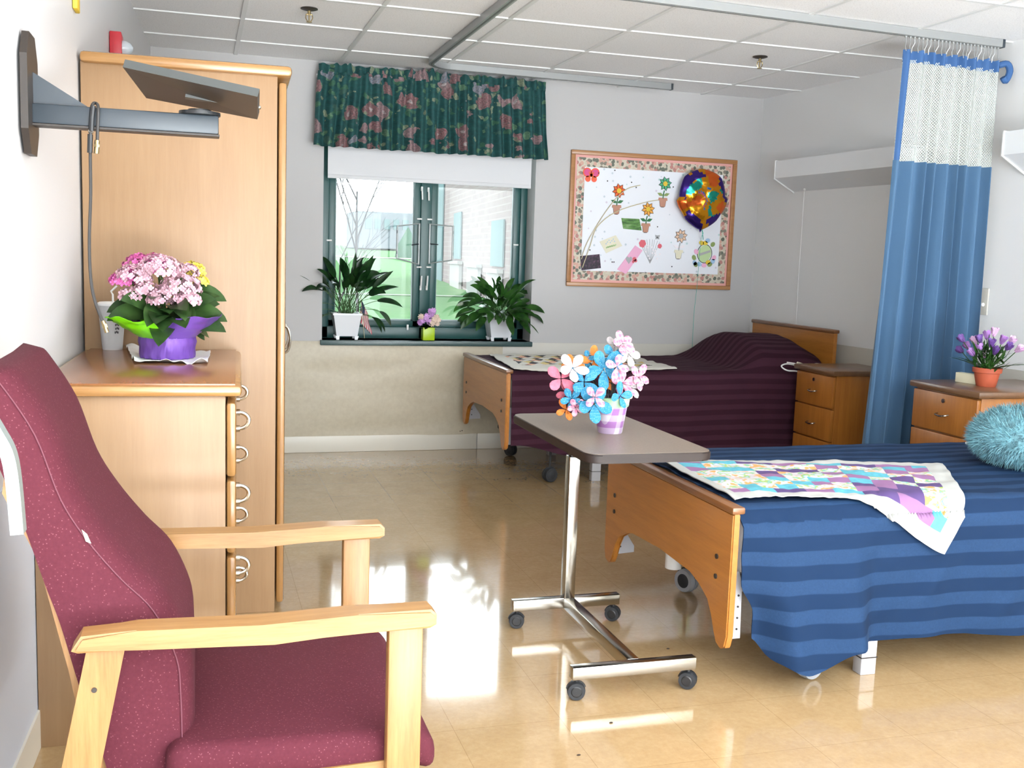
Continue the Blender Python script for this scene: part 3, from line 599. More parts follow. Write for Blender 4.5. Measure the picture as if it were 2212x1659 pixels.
# ================================================================ PINBOARD
BL, BR, BB, BT = 2.6026, 3.8155, 1.0897, 1.9795
bd = thing('bulletin_board', 'wood-framed bulletin board with floral paper border on the back wall', 'bulletin board', (BL, 0, BB))
bw, bh = BR-BL, BT-BB
bm = B()
for a, b in (((0, -.025, 0), (bw, 0, .028)), ((0, -.025, bh-.028), (bw, 0, bh)), ((0, -.025, .028), (.03, 0, bh-.028)), ((bw-.03, -.025, .028), (bw, 0, bh-.028))): box2(bm, a, b, .004)
obj('board_frame', bm, 'boardwood', bd)
bm = B(); box2(bm, (.02, -.010, .02), (bw-.02, -.002, bh-.02)); obj('board_panel', bm, 'pink', bd, smooth=False)
bm = B(); m_ = .045
for a, b in (((m_, -.0125, m_), (bw-m_, -.0102, m_+.07)), ((m_, -.0125, bh-m_-.07), (bw-m_, -.0102, bh-m_)), ((m_, -.0125, m_+.07), (m_+.065, -.0102, bh-m_-.07)), ((bw-m_-.065, -.0125, m_+.07), (bw-m_, -.0102, bh-m_-.07))): box2(bm, a, b)
obj('floral_border', bm, 'border', bd, smooth=False)
bm = B(); box2(bm, (m_+.055, -.0145, m_+.06), (bw-m_-.055, -.0127, bh-m_-.06)); obj('backing_paper', bm, 'sprig', bd, smooth=False)
YP = -.0155
Pz = lambda px, py, y=YP: at(px, py, y=y)
def disc(bm, c, r, n=16, mi=0, d=.0012, sx=1, sz=1, rot=0):
    pl = [(r*sx*math.cos(2*PI*i/n), r*sz*math.sin(2*PI*i/n)) for i in range(n)]; pl = [(a*math.cos(rot)-b*math.sin(rot), a*math.sin(rot)+b*math.cos(rot)) for a, b in pl]
    prism(bm, pl, c, (1, 0, 0), (0, 0, 1), (0, -d, 0), mi)
def petal2(bm, c, ang, r0, r1, w, mi, d=.0014):
    ca, sa = math.cos(ang), math.sin(ang); pl = [(r0, -w*.45), (r0+(r1-r0)*.45, -w), (r1, 0), (r0+(r1-r0)*.45, w), (r0, w*.45)]
    prism(bm, [(a*ca-b*sa, a*sa+b*ca) for a, b in pl], c, (1, 0, 0), (0, 0, 1), (0, -d, 0), mi)
def cutout(px, py, fm, leafm, potm, label, inkpet=True):
    # px,py = flower centre; pot ~ .1 m below
    c = Pz(px, py); t_ = thing('flower_cutout', label, 'paper cutout', c)
    dz = .13
    bm = B()
    for k in range(8): petal2(bm, (0, 0, 0), 2*PI*k/8+.2, .008, .050, .0155, 0, .001)
    disc(bm, (0, -.0002, 0), .022, 16, 0, .001); obj('flower_outline', bm, 'ink', t_, smooth=False)
    bm = B()
    for k in range(8): petal2(bm, (0, -.001, 0), 2*PI*k/8+.2, .008, .045, .0125, 0, .001)
    obj('petals', bm, fm, t_, smooth=False)
    bm = B(); disc(bm, (0, -.0022, 0), .0165, 16, 0, .001); obj('flower_centre', bm, 'yellow' if fm != 'peach' else 'silver', t_, smooth=False)
    bm = B(); tube(bm, [(-.004, -.001, -.045), (-.010, -.001, -.07), (-.012, -.001, -.10)], .004, 5); obj('stem', bm, 'dgreen' if fm != 'peach' else 'silver', t_)
    for sx in (-1, 1):
        bm = B(); petal2(bm, (-.010+sx*.006, -.001, -.078), (.35 if sx > 0 else PI-.35), 0, .042, .011, 0, .002); obj('paper_leaf', bm, leafm, t_, smooth=False)
    bm = B(); prism(bm, [(-.027, 0), (.027, 0), (.019, -.052), (.008, -.058), (-.010, -.058), (-.019, -.052)], (-.012, 0, -.10), (1, 0, 0), (0, 0, 1), (0, -.001, 0)); obj('pot_outline', bm, 'ink', t_, smooth=False)
    bm = B(); prism(bm, [(-.034, 0), (.034, 0), (.031, .019), (-.031, .019)], (-.012, -.001, -.113), (1, 0, 0), (0, 0, 1), (0, -.002, 0)); prism(bm, [(-.024, 0), (.024, 0), (.016, -.042), (-.016, -.042)], (-.012, -.001, -.112), (1, 0, 0), (0, 0, 1), (0, -.001, 0)); obj('paper_pot', bm, potm, t_, smooth=False)
cutout(1337, 412, 'orange', 'dgreen', 'clay', 'paper cutout of an orange flower in a clay pot, left on the board')
cutout(1437, 397, 'green', 'mgreen', 'clay', 'paper cutout of a green flower in a pot at the top of the board')
cutout(1400, 452, 'amber', 'dgreen', 'clay', 'paper cutout of a yellow-orange flower in a pot beside the green photo')
cutout(1471, 510, 'peach', 'pale', 'cream', 'paper cutout of a pale peach flower in a pot low on the board')
# butterfly
c = Pz(1277, 378); t_ = thing('butterfly_cutout', 'pink and orange paper butterfly in the top left corner of the board', 'paper cutout', c)
bm = B()
for sx in (-1, 1): disc(bm, (sx*.028, 0, .016), .031, 14); disc(bm, (sx*.022, 0, -.026), .020, 12)
obj('wings', bm, 'hot', t_, smooth=False)
bm = B()
for sx in (-1, 1): disc(bm, (sx*.028, -.0013, .016), .023, 14)
obj('wing_centre', bm, 'magenta', t_, smooth=False)
bm = B(); petal2(bm, (0, -.0026, .0), .8, -.01, .03, .008, 0); petal2(bm, (0, -.0026, .0), PI-.8, -.01, .03, .008, 0); petal2(bm, (0, -.0026, .0), -.9, -.01, .03, .008, 0); petal2(bm, (0, -.0026, .0), PI+.9, -.01, .03, .008, 0); obj('wing_marking', bm, 'orange', t_, smooth=False)
def card(name, quad, mt, label, extra=None, y=YP, cat='card'):
    P = [Pz(*q, y) for q in quad]; c = sum(P, Vector())/4; t_ = thing(name, label, cat, c)
    bm = B(); prism(bm, [((p-c).x, (p-c).z) for p in P], (0, 0, 0), (1, 0, 0), (0, 0, 1), (0, -.0015, 0)); obj('card_sheet', bm, mt, t_, smooth=False)
    if extra: extra(t_, c, P)
    return t_
t = NT('green_photo'); v = t.coords('Object', (1, 1, 1)); t.color(t.ramp(t.noise(t.coords('Object', (14, 1, 60)), 1, 4), [(.35, (46, 80, 40)), (.55, (92, 142, 66)), (.75, (150, 170, 130))])); M['gphoto'] = t.m
t = NT('dark_photo'); t.color(t.ramp(t.noise(t.coords(), 60, 3), [(.4, (30, 26, 38)), (.6, (64, 40, 62)), (.75, (120, 80, 110))])); M['dphoto'] = t.m
card('green_photo', ((1342, 471), (1381, 473), (1386, 498), (1346, 494)), 'gphoto', 'small green landscape photo pinned in the middle of the board', cat='photo')
card('dark_photo', ((1253, 553), (1295, 549), (1298, 579), (1256, 584)), 'dphoto', 'dark photo pinned in the bottom left corner of the board', cat='photo')
def gcard(t_, c, P):
    bm = B()
    for k in range(10): disc(bm, (-.03+k*.007, -.0016, -.026+.002*k+.004*(k % 2)), .006, 8)
    obj('printed_grass', bm, 'lgreen', t_, smooth=False)
    bm = B()
    for k in range(7): disc(bm, (-.035+k*.010, -.0016, .0+.003*k+.009*(k % 3)), .004, 7)
    obj('printed_flowers', bm, 'lblue', t_, smooth=False)
card('garden_card', ((1295, 522), (1330, 508), (1344, 531), (1309, 547)), 'cream', 'pale greeting card printed with blue flowers and grass', gcard)
def hcard(t_, c, P):
    bm = B(); pl = []
    for i in range(24):
        a = 2*PI*i/24; pl.append((.0018*16*math.sin(a)**3*.8, .0018*(13*math.cos(a)-5*math.cos(2*a)-2*math.cos(3*a)-math.cos(4*a))))
    prism(bm, pl, (-.01, -.0016, -.0), (1, 0, 0), (0, 0, 1), (0, -.001, 0)); obj('paper_heart', bm, 'silver', t_, smooth=False)
    bm = B(); disc(bm, (.03, -.0016, .005), .015, 10); disc(bm, (.04, -.0016, -.005), .011, 10); disc(bm, (.022, -.0016, -.012), .009, 10); obj('printed_rose', bm, 'rose', t_, smooth=False)
card('heart_card', ((1372, 530), (1388, 541), (1352, 592), (1333, 582)), 'pinkcard', 'pink card with a silver heart pinned slanting at the bottom of the board', hcard)
# sketched flower bouquet cutout
c = Pz(1405, 545); t_ = thing('rose_picture', 'pencil drawn spray of stems with two pink roses on the board', 'picture', c); t_.scale = (1.2, 1, 1.25)
bm = B(); rnd = random.Random(11)
for k in range(9):
    a = -.9+.2*k+rnd.uniform(-.05, .05); tube(bm, [(0, 0, -.06), (.03*math.sin(a), 0, -.02), (.085*math.sin(a), 0, .02+.05*math.cos(a))], .0012, 4, sub=3)
obj('drawn_stems', bm, 'silver', t_)
for dx, dz, r in ((-.052, .045, .021), (.055, .035, .013)):
    bm = B()
    for k in range(6): disc(bm, (dx+.5*r*math.cos(k), -.001-.0002*k, dz+.5*r*math.sin(k)), r*.55, 8)
    obj('rose_bloom', bm, 'rose', t_, smooth=False)
bm = B()
for k in range(16): disc(bm, (rnd.uniform(-.03, .06), -.0006, rnd.uniform(-.04, .04)), .007, 7, sx=1, sz=.6, rot=rnd.uniform(0, 3))
obj('drawn_leaves', bm, 'pale', t_, smooth=False)
c = Pz(1420, 513); t_ = thing('grey_butterfly_cutout', 'small grey paper butterfly above the pencil drawn roses', 'paper cutout', c)
bm = B()
for sx in (-1, 1): petal2(bm, (0, 0, 0), PI/2-sx*.8, .0, .025, .009, 0); petal2(bm, (0, 0, 0), -PI/2+sx*.9, .0, .02, .007, 0)
obj('wings', bm, 'silver', t_, smooth=False)
# easter egg cutout
c = Pz(1522, 548); t_ = thing('egg_cutout', 'pastel paper cutout of a striped egg ringed by small eggs', 'paper cutout', c)
bm = B(); disc(bm, (0, 0, 0), .034, 18, sx=1, sz=1.25, rot=-.3); obj('big_egg', bm, 'lgreen', t_, smooth=False)
bm = B(); prism(bm, [(-.03, .0), (.028, .018), (.03, .008), (-.028, -.012)], (0, -.0013, 0), (1, 0, 0), (0, 0, 1), (0, -.0006, 0)); obj('egg_stripe', bm, 'silver', t_, smooth=False)
for mt, L_ in (('lblue', [(-.05, -.045), (.012, .062), (-.025, -.05), (.045, -.035)]), ('mgreen', [(-.055, -.02), (.04, .045), (.03, -.05), (-.045, -.052)]), ('pinkcard', [(-.045, .008), (.05, -.018), (.0, -.055)]), ('yellow', [(-.02, .05), (.02, -.04), (.0, .05)])):
    for dx, dz in L_: bm = B(); disc(bm, (dx, -.0004, dz), .013, 12, sx=1, sz=.8, rot=dx*20, d=.0022); obj('small_egg', bm, mt, t_, smooth=False)
bm = B()
for th in range(40): pass
tube(bm, [(.038*math.cos(a), -.001, .044*math.sin(a)) for a in [2*PI*i/24 for i in range(24)]], .0016, 4, True); obj('ink_outline', bm, 'ink', t_); t_.scale = (1.45, 1, 1.45)
# foil balloon hung on the board
pb_ = at(1517, 428, y=-.09); t_ = thing('foil_balloon', 'crumpled colourful foil balloon with a curled ribbon over the top right of the board', 'balloon', pb_)
import itertools
def balloon():
    bm = B(); n, m = 48, 20
    out = []
    for j in range(m+1):
        ring = []; r = math.sin(PI*j/m/2) if j < m else 1
        for i in range(n):
            a = 2*PI*i/n; rad = .152*(1+.05*nz(math.cos(a)*2.2, math.sin(a)*2.2, 4))*(1-.12*max(0, math.cos(2*a))*(math.sin(a) > 0))
            if math.sin(a) < 0: rad *= 1+.1*max(0, -math.sin(a))**6-.08*abs(math.sin(2*a))
            x = rad*1.27*r*math.cos(a); z = rad*1.27*r*math.sin(a); yy = -.052*math.sqrt(max(0, 1-r**2.4)); yy += .020*nz(x*13, z*13, 1)*(1-r**4)+.008*nz(x*34, z*34, 3)*(1-r**4)
            ring.append((x, yy, z))
        out.append(ring)
    for sgn in (1, -.7):
        R_ = [[bm.verts.new((p[0], p[1]*sgn, p[2])) for p in ring] for ring in out[1:]]
        c_ = bm.verts.new((0, out[0][0][1]*sgn, 0))
        for i in range(n): bm.faces.new((c_, R_[0][i], R_[0][(i+1) % n]))
        for A, C_ in zip(R_, R_[1:]):
            for i in range(n): bm.faces.new((A[i], A[(i+1) % n], C_[(i+1) % n], C_[i]))
    for f in bm.faces:
        c_ = f.calc_center_median(); r_ = math.hypot(c_.x, c_.z)/.16; k = nz(c_.x*9+3, c_.z*9, 2)
        pick = 1 if r_ > .86 and k > -.12 else (2 if k > .24 else (3 if k < -.26 else (4 if .02 < k < .07 and r_ < .5 else (5 if -.08 < k < -.02 and r_ < .45 else 0))))
        f.material_index = pick
    return bm
obj('balloon_skin', balloon(), ['foil_gold', 'foil_violet', 'foil_teal', 'foil_orange', 'foil_blue', 'foil_magenta'], t_, angle=1.2)
bm = B(); petal2(bm, (0, .0, -.185), -PI/2-.1, 0, .045, .012, 0, .004); petal2(bm, (0, .0, -.19), PI+.15, 0, .045, .004, 0, .003); obj('balloon_tail', bm, 'foil_violet', t_)
bm = B(); P_ = [(0, 0, -.185), (.006, .0, -.20), (.012, .01, -.215), (.022, 0, -.235), (.018, .02, -.27)]
tube(bm, P_ + [(.0175, .03, -.40), (.014, .035, -.60), (.008, .03, -.66), (.0, .03, -.80), (-.004, .02, -1.03), (-.01, .02, -1.05)], .0014, 5, sub=3)
for k in range(14): ball(bm, (.008+.002*k*.6, .002, -.17-.008*k), (.006, .003, .003), 6, 4, Matrix.Rotation(.6*k, 3, 'Y'))
obj('ribbon', bm, 'teal', t_)
# palm straws crossing the board
t_ = thing('palm_fronds', 'dried palm fronds pinned in a long thin cross over the left half of the board', 'palm fronds', Pz(1300, 480, -.022))
c = t_.location.copy()
for P_ in (((1256, 560), (1268, 525), (1300, 470), (1330, 430), (1355, 408), (1383, 400)), ((1258, 578), (1275, 530), (1290, 490), (1330, 458), (1390, 438), (1422, 432))):
    bm = B(); tube(bm, [Pz(a, b, -.024)-c for a, b in P_], .003, 5, sub=4); obj('frond', bm, 'straw', t_)
# loose pins
rnd = random.Random(5)
for px, py in ((1293, 374), (1328, 368), (1312, 391), (1364, 394), (1374, 405), (1454, 404), (1420, 490), (1322, 566), (1326, 566), (1451, 576), (1274, 540)):
    bm = B(); p = Pz(px, py); ball(bm, (0, -.003, 0), (.0045, .004, .0045), 8, 5); cyl(bm, (0, -.002, 0), (0, .004, 0), .0012, n=6)
    o = obj('push_pin', bm, 'ink', None, label='tiny dark push pin stuck in the white paper of the board', cat='push pin', group='push pins on the bulletin board'); o.location = p
# ================================================================ WARDROBE
YWd = -2.905
wa = thing('wardrobe', 'tall light oak wardrobe against the left wall beside the window', 'wardrobe', (LW(YWd), YWd, 0), -.036)
xR = .548-LW(YWd); hW = 1.872; dW = .95
bm = B(); box2(bm, (0.008, 0, .0), (xR-.034, dW, hW-.03), .002); obj('wardrobe_body', bm, 'oak', wa)
bm = B(); box2(bm, (.008, -.022, hW-.035), (xR+.012, dW+.01, hW), .012); obj('cornice', bm, 'oak_x', wa)
for k in range(2):
    y0 = k*dW/2; bm = B(); box2(bm, (xR-.030, y0+.003, .03), (xR-.003, y0+dW/2-.003, hW-.05), .010); d_ = obj('wardrobe_door', bm, 'oak_edge', wa)
    yh = y0+(dW/2-.07 if k == 0 else .07); bm = B(); tube(bm, [(xR-.004, yh, .88), (xR+.022, yh, .885), (xR+.032, yh, .93), (xR+.022, yh, .975), (xR-.004, yh, .98)], .005, 8, sub=5); obj('door_handle', bm, 'chrome', d_)
# dresser
YD0, YD1, zD = -3.84, -2.935, .930
dx = LW(YD0)
dr_ = thing('dresser', 'light oak chest of drawers with a brown top between armchair and wardrobe', 'dresser', (dx, YD0, 0), -.036)
xD = .352-dx; dd = YD1-YD0
bm = B(); box2(bm, (.008, .012, .0), (xD-.028, dd, zD-.03), .002); box2(bm, (.04, .03, 0), (xD-.06, dd-.02, .07)); obj('dresser_body', bm, 'oak', dr_)
bm = B(); box2(bm, (.03, -.006, zD-.004), (xD-.004, dd-.002, zD+.0008), .0005); obj('top_laminate', bm, 'dresser_top', dr_)
bm = B(); box2(bm, (.008, -.018, zD-.032), (xD+.012, dd, zD-.0035), .011); obj('top_edge', bm, 'oak_x', dr_)
dz_ = (zD-.045-.08)/4
for k in range(4):
    z0 = .08+k*dz_; bm = B(); box2(bm, (xD-.026, .006, z0+.004), (xD-.002, dd-.006, z0+dz_-.004), .009); d_ = obj('drawer', bm, 'oak_edge', dr_)
    for yk in (.17, dd-.17):
        bm = B(); c = Vector((xD+.002, yk, z0+dz_*.62)); tube(bm, [c+Vector((.003+.026*math.sin(a), 0.0, .022*math.cos(a))) for a in [PI*i/12 for i in range(13)]], .0055, 8)
        for s_ in (-1, 1): cyl(bm, c+Vector((-.004, 0, s_*.022)), c+Vector((.006, 0, s_*.022)), .009, n=12)
        obj('drawer_pull', bm, 'brushed', d_)
# kalanchoe in foil wrap on the napkin
ZD = zD
pk = at(362, 772, z=ZD+.004)
bm = B(); a0 = at(272, 752, z=ZD); nap = [at(*q, z=ZD) for q in ((272, 752), (455, 768), (448, 788), (290, 786))]
def napf(u, v):
    p = nap[0].lerp(nap[1], u).lerp(nap[3].lerp(nap[2], u), v); e = max(abs(u-.5), abs(v-.5))*2
    return (p.x, p.y, ZD+.0015+max(0, e-.75)*.06*(.5+nz(u*6, v*6)) + .001*abs(nz(u*9, v*9, 3)))
obj('napkin', sheet(napf, 40, 24, thick=.0012), 'napkin', None, label='crumpled white paper napkin under the wrapped flower pot', cat='napkin')
ka = thing('wrapped_kalanchoe', 'pink and yellow flowering plant in purple and lime foil on the dresser', 'potted plant', (pk.x, pk.y, ZD+.0045))
bm = B(); rw = .078
lathe(bm, [(rw*.96, 0), (rw, .01), (rw*1.04, .05), (rw*1.02, .08), (rw*1.12, .10), (rw*1.3, .112)], n=72, wob=lambda i, z: .004*math.sin(i*2*PI*17+z*60)+.003*nz(i*30, z*60))
obj('purple_wrap', bm, 'foil_p', ka, angle=1.2)
def flare(u, v, a0, a1, ext, zz):
    a = a0+(a1-a0)*u; e = ext*math.sin(PI*min(1, max(0, u)))**.6; r = rw*1.03+v*e; return (r*math.cos(a), r*math.sin(a), .062+zz*v+.010*nz(u*7, v*5, ext*9)*v-.012*v*v*abs(u-.5))
obj('purple_flap', sheet(lambda u, v: flare(u, v, -1.5, .6, .085, .07), 26, 12, thick=.0008), 'foil_p', ka, angle=1.2)
obj('lime_flap', sheet(lambda u, v: flare(u, v, PI*.8, PI*1.46, .10, .062), 26, 12, thick=.0008), 'foil_g', ka, angle=1.2)
bm = B(); lathe(bm, [(.07, 0), (.07, .105), (.062, .11)], (0, 0, .002), 24, True, True); obj('soil', bm, 'soil', ka)
bm = B(); rnd = random.Random(21)
for i in range(30):
    a = rnd.uniform(0, 2*PI); leaf(bm, (.03*math.cos(a), .03*math.sin(a), .10+rnd.uniform(0, .07)), a, rnd.uniform(-.1, .7), rnd.uniform(.10, .15), rnd.uniform(.07, .09), rnd.uniform(.5, 1.3), 0, n=9, fold=.08, face=Vector((rnd.uniform(-.3, .3), -rnd.uniform(.5, 1), rnd.uniform(.4, .9))))
for a, z_ in ((-.1, .13), (.15, .19), (-.25, .10), (PI*.95, .15), (PI*1.1, .13), (PI*1.45, .13), (PI*1.6, .12)):
    leaf(bm, (.05*math.cos(a), .05*math.sin(a), z_), a, .2, .13, .08, .8, 0, n=9, face=Vector((0, -.8, .7)))
finish_leaf(bm); obj('foliage', bm, 'kleaf', ka)
fsb = B()
def head(nm, c, R_, n, mt, squash=.75):
    c = Vector(c); bm = B(); rr = random.Random(int(c.x*1000)+n)
    for i in range(n):
        zz = rr.uniform(-.2, 1); a = rr.uniform(0, 2*PI); q = math.sqrt(max(0, 1-zz*zz)); d = Vector((q*math.cos(a), q*math.sin(a), zz)); p = c+Vector((d.x*R_, d.y*R_, d.z*R_*squash))*rr.uniform(.88, 1.06)
        petalflower(bm, p, .0095, 4, (d+Vector((rr.uniform(-.3, .3), rr.uniform(-.3, .3), .1))), .42, 0, .25)
    obj(nm, bm, mt, ka, smooth=False); tube(fsb, [(c.x*.2, c.y*.2, .1), (c.x*.8, c.y*.8, c.z)], .004, 6)
def pp(px, py, off=0): q = at(px, py, y=pk.y+off); return q-Vector((pk.x, pk.y, ZD+.0045))
head('pink_flower_head', pp(345, 585, -.03), .062, 190, 'k_pink'); head('pink_flower_head', pp(390, 622, -.04), .058, 170, 'k_pink'); head('pink_flower_head', pp(290, 600, -.02), .050, 140, 'k_pink'); head('pink_flower_head', pp(318, 628, -.05), .035, 70, 'k_pink')
head('pink_flower_head', pp(352, 648, -.06), .045, 110, 'k_pink'); head('pink_flower_head', pp(405, 650, -.05), .038, 80, 'k_pink'); head('pink_flower_head', pp(283, 640, -.03), .034, 60, 'k_pink'); head('magenta_flower_head', pp(305, 578, .03), .052, 130, 'k_mag'); head('magenta_flower_head', pp(265, 608, .0), .036, 70, 'k_mag'); head('magenta_flower_head', pp(335, 572, .05), .045, 90, 'k_mag')
head('yellow_flower_head', pp(412, 588, .05), .042, 120, 'k_yel'); head('yellow_flower_head', pp(430, 610, .02), .028, 60, 'k_yel'); head('pink_flower_head', pp(402, 590, .0), .036, 80, 'k_pink')
obj('flower_stalks', fsb, 'stem', ka)
# foam cup with straw
pc = at(243, 755, z=ZD); cu = thing('foam_cup', 'white foam cup with a bent straw behind the wrapped plant on the dresser', 'cup', (pc.x, pc.y, ZD))
bm = B(); lathe(bm, [(.030, 0), (.031, .002), (.0425, .142), (.0445, .146), (.0425, .148)], n=36); obj('cup_body', bm, 'cup', cu)
bm = B(); lathe(bm, [(.0455, .143), (.0455, .150), (.038, .154), (.034, .151)], n=36, cap0=False, cap1=True); obj('cup_lid', bm, 'white', cu)
bm = B(); tube(bm, [(.006, 0, .02), (.003, 0, .178), (-.002, .0, .188), (.016, -.004, .206)], .0032, 8); obj('straw', bm, 'white', cu)
for k, (a0_, z_) in enumerate(((-1.25, .058), (-1.2, .07), (-1.22, .082))):   # small printed marks
    bm = B(); r_ = .031+.0115*z_/.142+.0006
    for j in range(3):
        a = a0_+j*.12; box(bm, (r_*math.cos(a), r_*math.sin(a), z_+.002*(j % 2)), (.0012, .003, .007), 0, (0, 0, a))
    obj('printed_mark', bm, 'ink', cu, smooth=False)
# ================================================================ TV BRACKET
YT = -3.78
tv = thing('television_bracket', 'dark grey wall bracket with swivel tray mounted high on the left wall', 'wall bracket', (LW(YT), YT, 0))
o_ = Vector((LW(YT), YT, 0))
q = lambda px, py, y=YT: at(px, py, y=y)-o_
bm = B(); pl = [(-.11, 1.70), (-.07, 1.755), (.02, 1.755), (.06, 1.70), (.06, 1.53), (.02, 1.475), (-.07, 1.475), (-.11, 1.53)]; prism(bm, pl, (.004, .02, 0), (0, 1, 0), (0, 0, 1), (.016, 0, 0)); obj('wall_plate', bm, 'armdark', tv, smooth=False)
za, zb = q(145, 230).z, q(145, 272).z; xe = q(472, 250).x
bm = B(); box2(bm, (.018, -.025, zb), (xe, .025, za), .004); obj('arm', bm, 'armgrey', tv)
bm = B(); box2(bm, (.018, -.027, zb-.006), (xe+.002, .027, zb), .001); obj('arm_cover', bm, 'armdark', tv, smooth=False)
bm = B(); prism(bm, [(.016, za), (q(193, 226).x, za), (.016, q(150, 160).z)], (0, -.006, 0), (1, 0, 0), (0, 0, 1), (0, .012, 0)); obj('gusset', bm, 'armgrey', tv, smooth=False)
cx_ = xe-.045
bm = B(); cyl(bm, (cx_, 0, za), (cx_, 0, za+.008), .05, n=32); cyl(bm, (cx_, 0, za+.006), (cx_, 0, za+.014), .028, n=24); obj('swivel', bm, 'blackplastic', tv)
# tray: tilted plate above the swivel
T = [q(272, 130, YT-.02), q(560, 193, YT-.16), q(556, 262, YT-.0), None]
T0, T1 = q(270, 128, YT-.10), q(561, 192, YT-.20); T2, T3 = q(556, 258, YT+.04), q(316, 212, YT+.12)
nrm_ = (T1-T0).cross(T3-T0).normalized(); nrm_ = nrm_ if nrm_.z > 0 else -nrm_
th_ = .020
bm = B(); A_ = [bm.verts.new(p) for p in (T0-nrm_*th_, T1-nrm_*th_, T2, T3)]; B_ = [bm.verts.new(v_.co+nrm_*th_) for v_ in A_]
bm.faces.new(A_); bm.faces.new(B_[::-1])
for i in range(4): bm.faces.new((A_[i], B_[i], B_[(i+1) % 4], A_[(i+1) % 4]))
for f in bm.faces: f.material_index = 0
bm.faces.ensure_lookup_table(); bm.faces[2].material_index = 1
obj('tray', bm, ['traydark', 'trayedge'], tv, smooth=False)
bm = B(); P1, P2, P3 = q(395, 182, YT-.06), q(400, 208, YT), q(520, 212, YT-.05); prism(bm, [(0, 0), (.11, -.012), (.005, .032)], P2+Vector((0, -.02, -.004)), (1, 0, 0), (0, 0, 1), (0, .04, 0)); obj('tilt_wedge', bm, 'trayedge', tv, smooth=False)
bm = B(); p_ = q(559, 232, YT-.03); ball(bm, p_, .006, 10, 6); ball(bm, q(542, 235, YT-.02), .004, 8, 5); ball(bm, q(536, 236, YT-.02), .003, 8, 5); obj('screw', bm, 'chrome', tv)
# coax cable looped over the arm
cb = thing('coaxial_cable', 'grey coaxial cable looped over the wall bracket arm and hanging down', 'cable', at(195, 300, y=YT-.04)); oc = cb.location.copy(); yc = YT-.035
cq = lambda px, py, y=yc: at(px, py, y=y)-oc
bm = B(); tube(bm, [cq(210, 305), cq(211, 270), cq(212, 232), cq(207, 223, YT-.01), cq(200, 226, yc), cq(198, 250), cq(196, 280), cq(195, 330), cq(196, 420), cq(193, 520), cq(196, 600), cq(205, 650), cq(222, 695)], .0038, 8, sub=6); obj('cable_cord', bm, 'cable', cb)
bm = B(); tube(bm, [cq(201, 228), cq(198, 255), cq(197, 283)], .0062, 8); tube(bm, [cq(195, 290), cq(194, 330)], .0062, 8); obj('cable_sleeve', bm, 'blackplastic', cb)
bm = B(); cyl(bm, cq(210, 303), cq(208, 332), .006, n=12); cyl(bm, cq(209, 312), cq(209, 318), .0075, n=6); obj('plug', bm, 'brass', cb)
bm = B(); cyl(bm, cq(222, 693), cq(231, 718), .0055, n=12); cyl(bm, cq(225, 700), cq(228, 708), .007, n=6); obj('plug', bm, 'brass', cb)
bm = B(); tube(bm, [cq(191, 283), cq(202, 285)], .004, 8); obj('cable_tie', bm, 'chrome', cb)
# red alarm strobe on the left wall
pa = at(262, 107, x=LW(-1.7)+.03); al = thing('alarm_strobe', 'red fire alarm strobe high on the left wall above the wardrobe', 'fire alarm', (LW(pa.y), pa.y, pa.z))
bm = B(); box2(bm, (0, -.055, -.07), (.045, .055, .06), .005); obj('alarm_housing', bm, 'alarm_red', al)
bm = B(); lathe(bm, [(.03, 0), (.030, .012), (.022, .03), (.008, .04)], n=20, cap1=True); bmesh.ops.rotate(bm, cent=(0, 0, 0), matrix=Matrix.Rotation(PI/2, 3, 'Y'), verts=bm.verts); bmesh.ops.translate(bm, vec=(.045, 0, .005), verts=bm.verts); obj('strobe_lens', bm, 'strobe', al)
py_ = at(165, 4, x=LW(-2.95)+.01); bm = B(); box2(bm, (0, -.05, 0), (.014, .03, .1), .003)
o = obj('wall_sign', bm, 'yellow', None, label='corner of a yellow sign on the left wall at the top edge', cat='sign'); o.location = (LW(-2.95), -2.95, py_.z-.022)
# left wall outlet
po = at(95, 1480, x=LW(-4.0)+.008); ou = thing('wall_outlet', 'cream electrical outlet low on the left wall behind the armchair', 'outlet', (LW(po.y)+.006, po.y, po.z))
bm = B(); box2(bm, (0, -.038, -.06), (.006, .038, .06), .002); obj('cover_plate', bm, 'cream', ou)
bm = B(); box2(bm, (.006, -.017, .008), (.008, .017, .038), .002); box2(bm, (.006, -.017, -.038), (.008, .017, -.008), .002); obj('socket', bm, 'clay', ou)
# metal lever at the left edge
yl = -5.2; a, b, c, d = at(-60, 850, y=yl), at(-6, 932, y=yl), at(24, 1000, y=yl), at(40, 1150, y=yl)
lv = thing('grab_lever', 'pale bent metal lever handle on the left wall at the very edge of view', 'lever', c); bm = B()
P_ = spline([a-c, b-c, c-c, d-c], 6); n_ = len(P_); R_ = []
for i, p in enumerate(P_):
    dd_ = (P_[min(i+1, n_-1)]-P_[max(i-1, 0)]).normalized(); s_ = Vector((0, 1, 0)); u_ = dd_.cross(s_).normalized(); R_.append([bm.verts.new(p+s_*a_*.012+u_*b_*.0075) for a_, b_ in ((-1, -1), (1, -1), (1, 1), (-1, 1))])
for a_, b_ in zip(R_, R_[1:]):
    for k in range(4): bm.faces.new((a_[k], a_[(k+1) % 4], b_[(k+1) % 4], b_[k]))
bm.faces.new(R_[0][::-1]); bm.faces.new(R_[-1]); obj('lever_bar', bm, 'steelblur', lv, smooth=False)
bm = B(); cyl(bm, (LW(yl)-c.x, 0, a.z-c.z), (a.x-c.x+.004, 0, a.z-c.z), .011, n=16); cyl(bm, (LW(yl)-c.x, 0, a.z-c.z), (LW(yl)-c.x+.008, 0, a.z-c.z), .03, n=24); obj('lever_mount', bm, 'steelblur', lv)
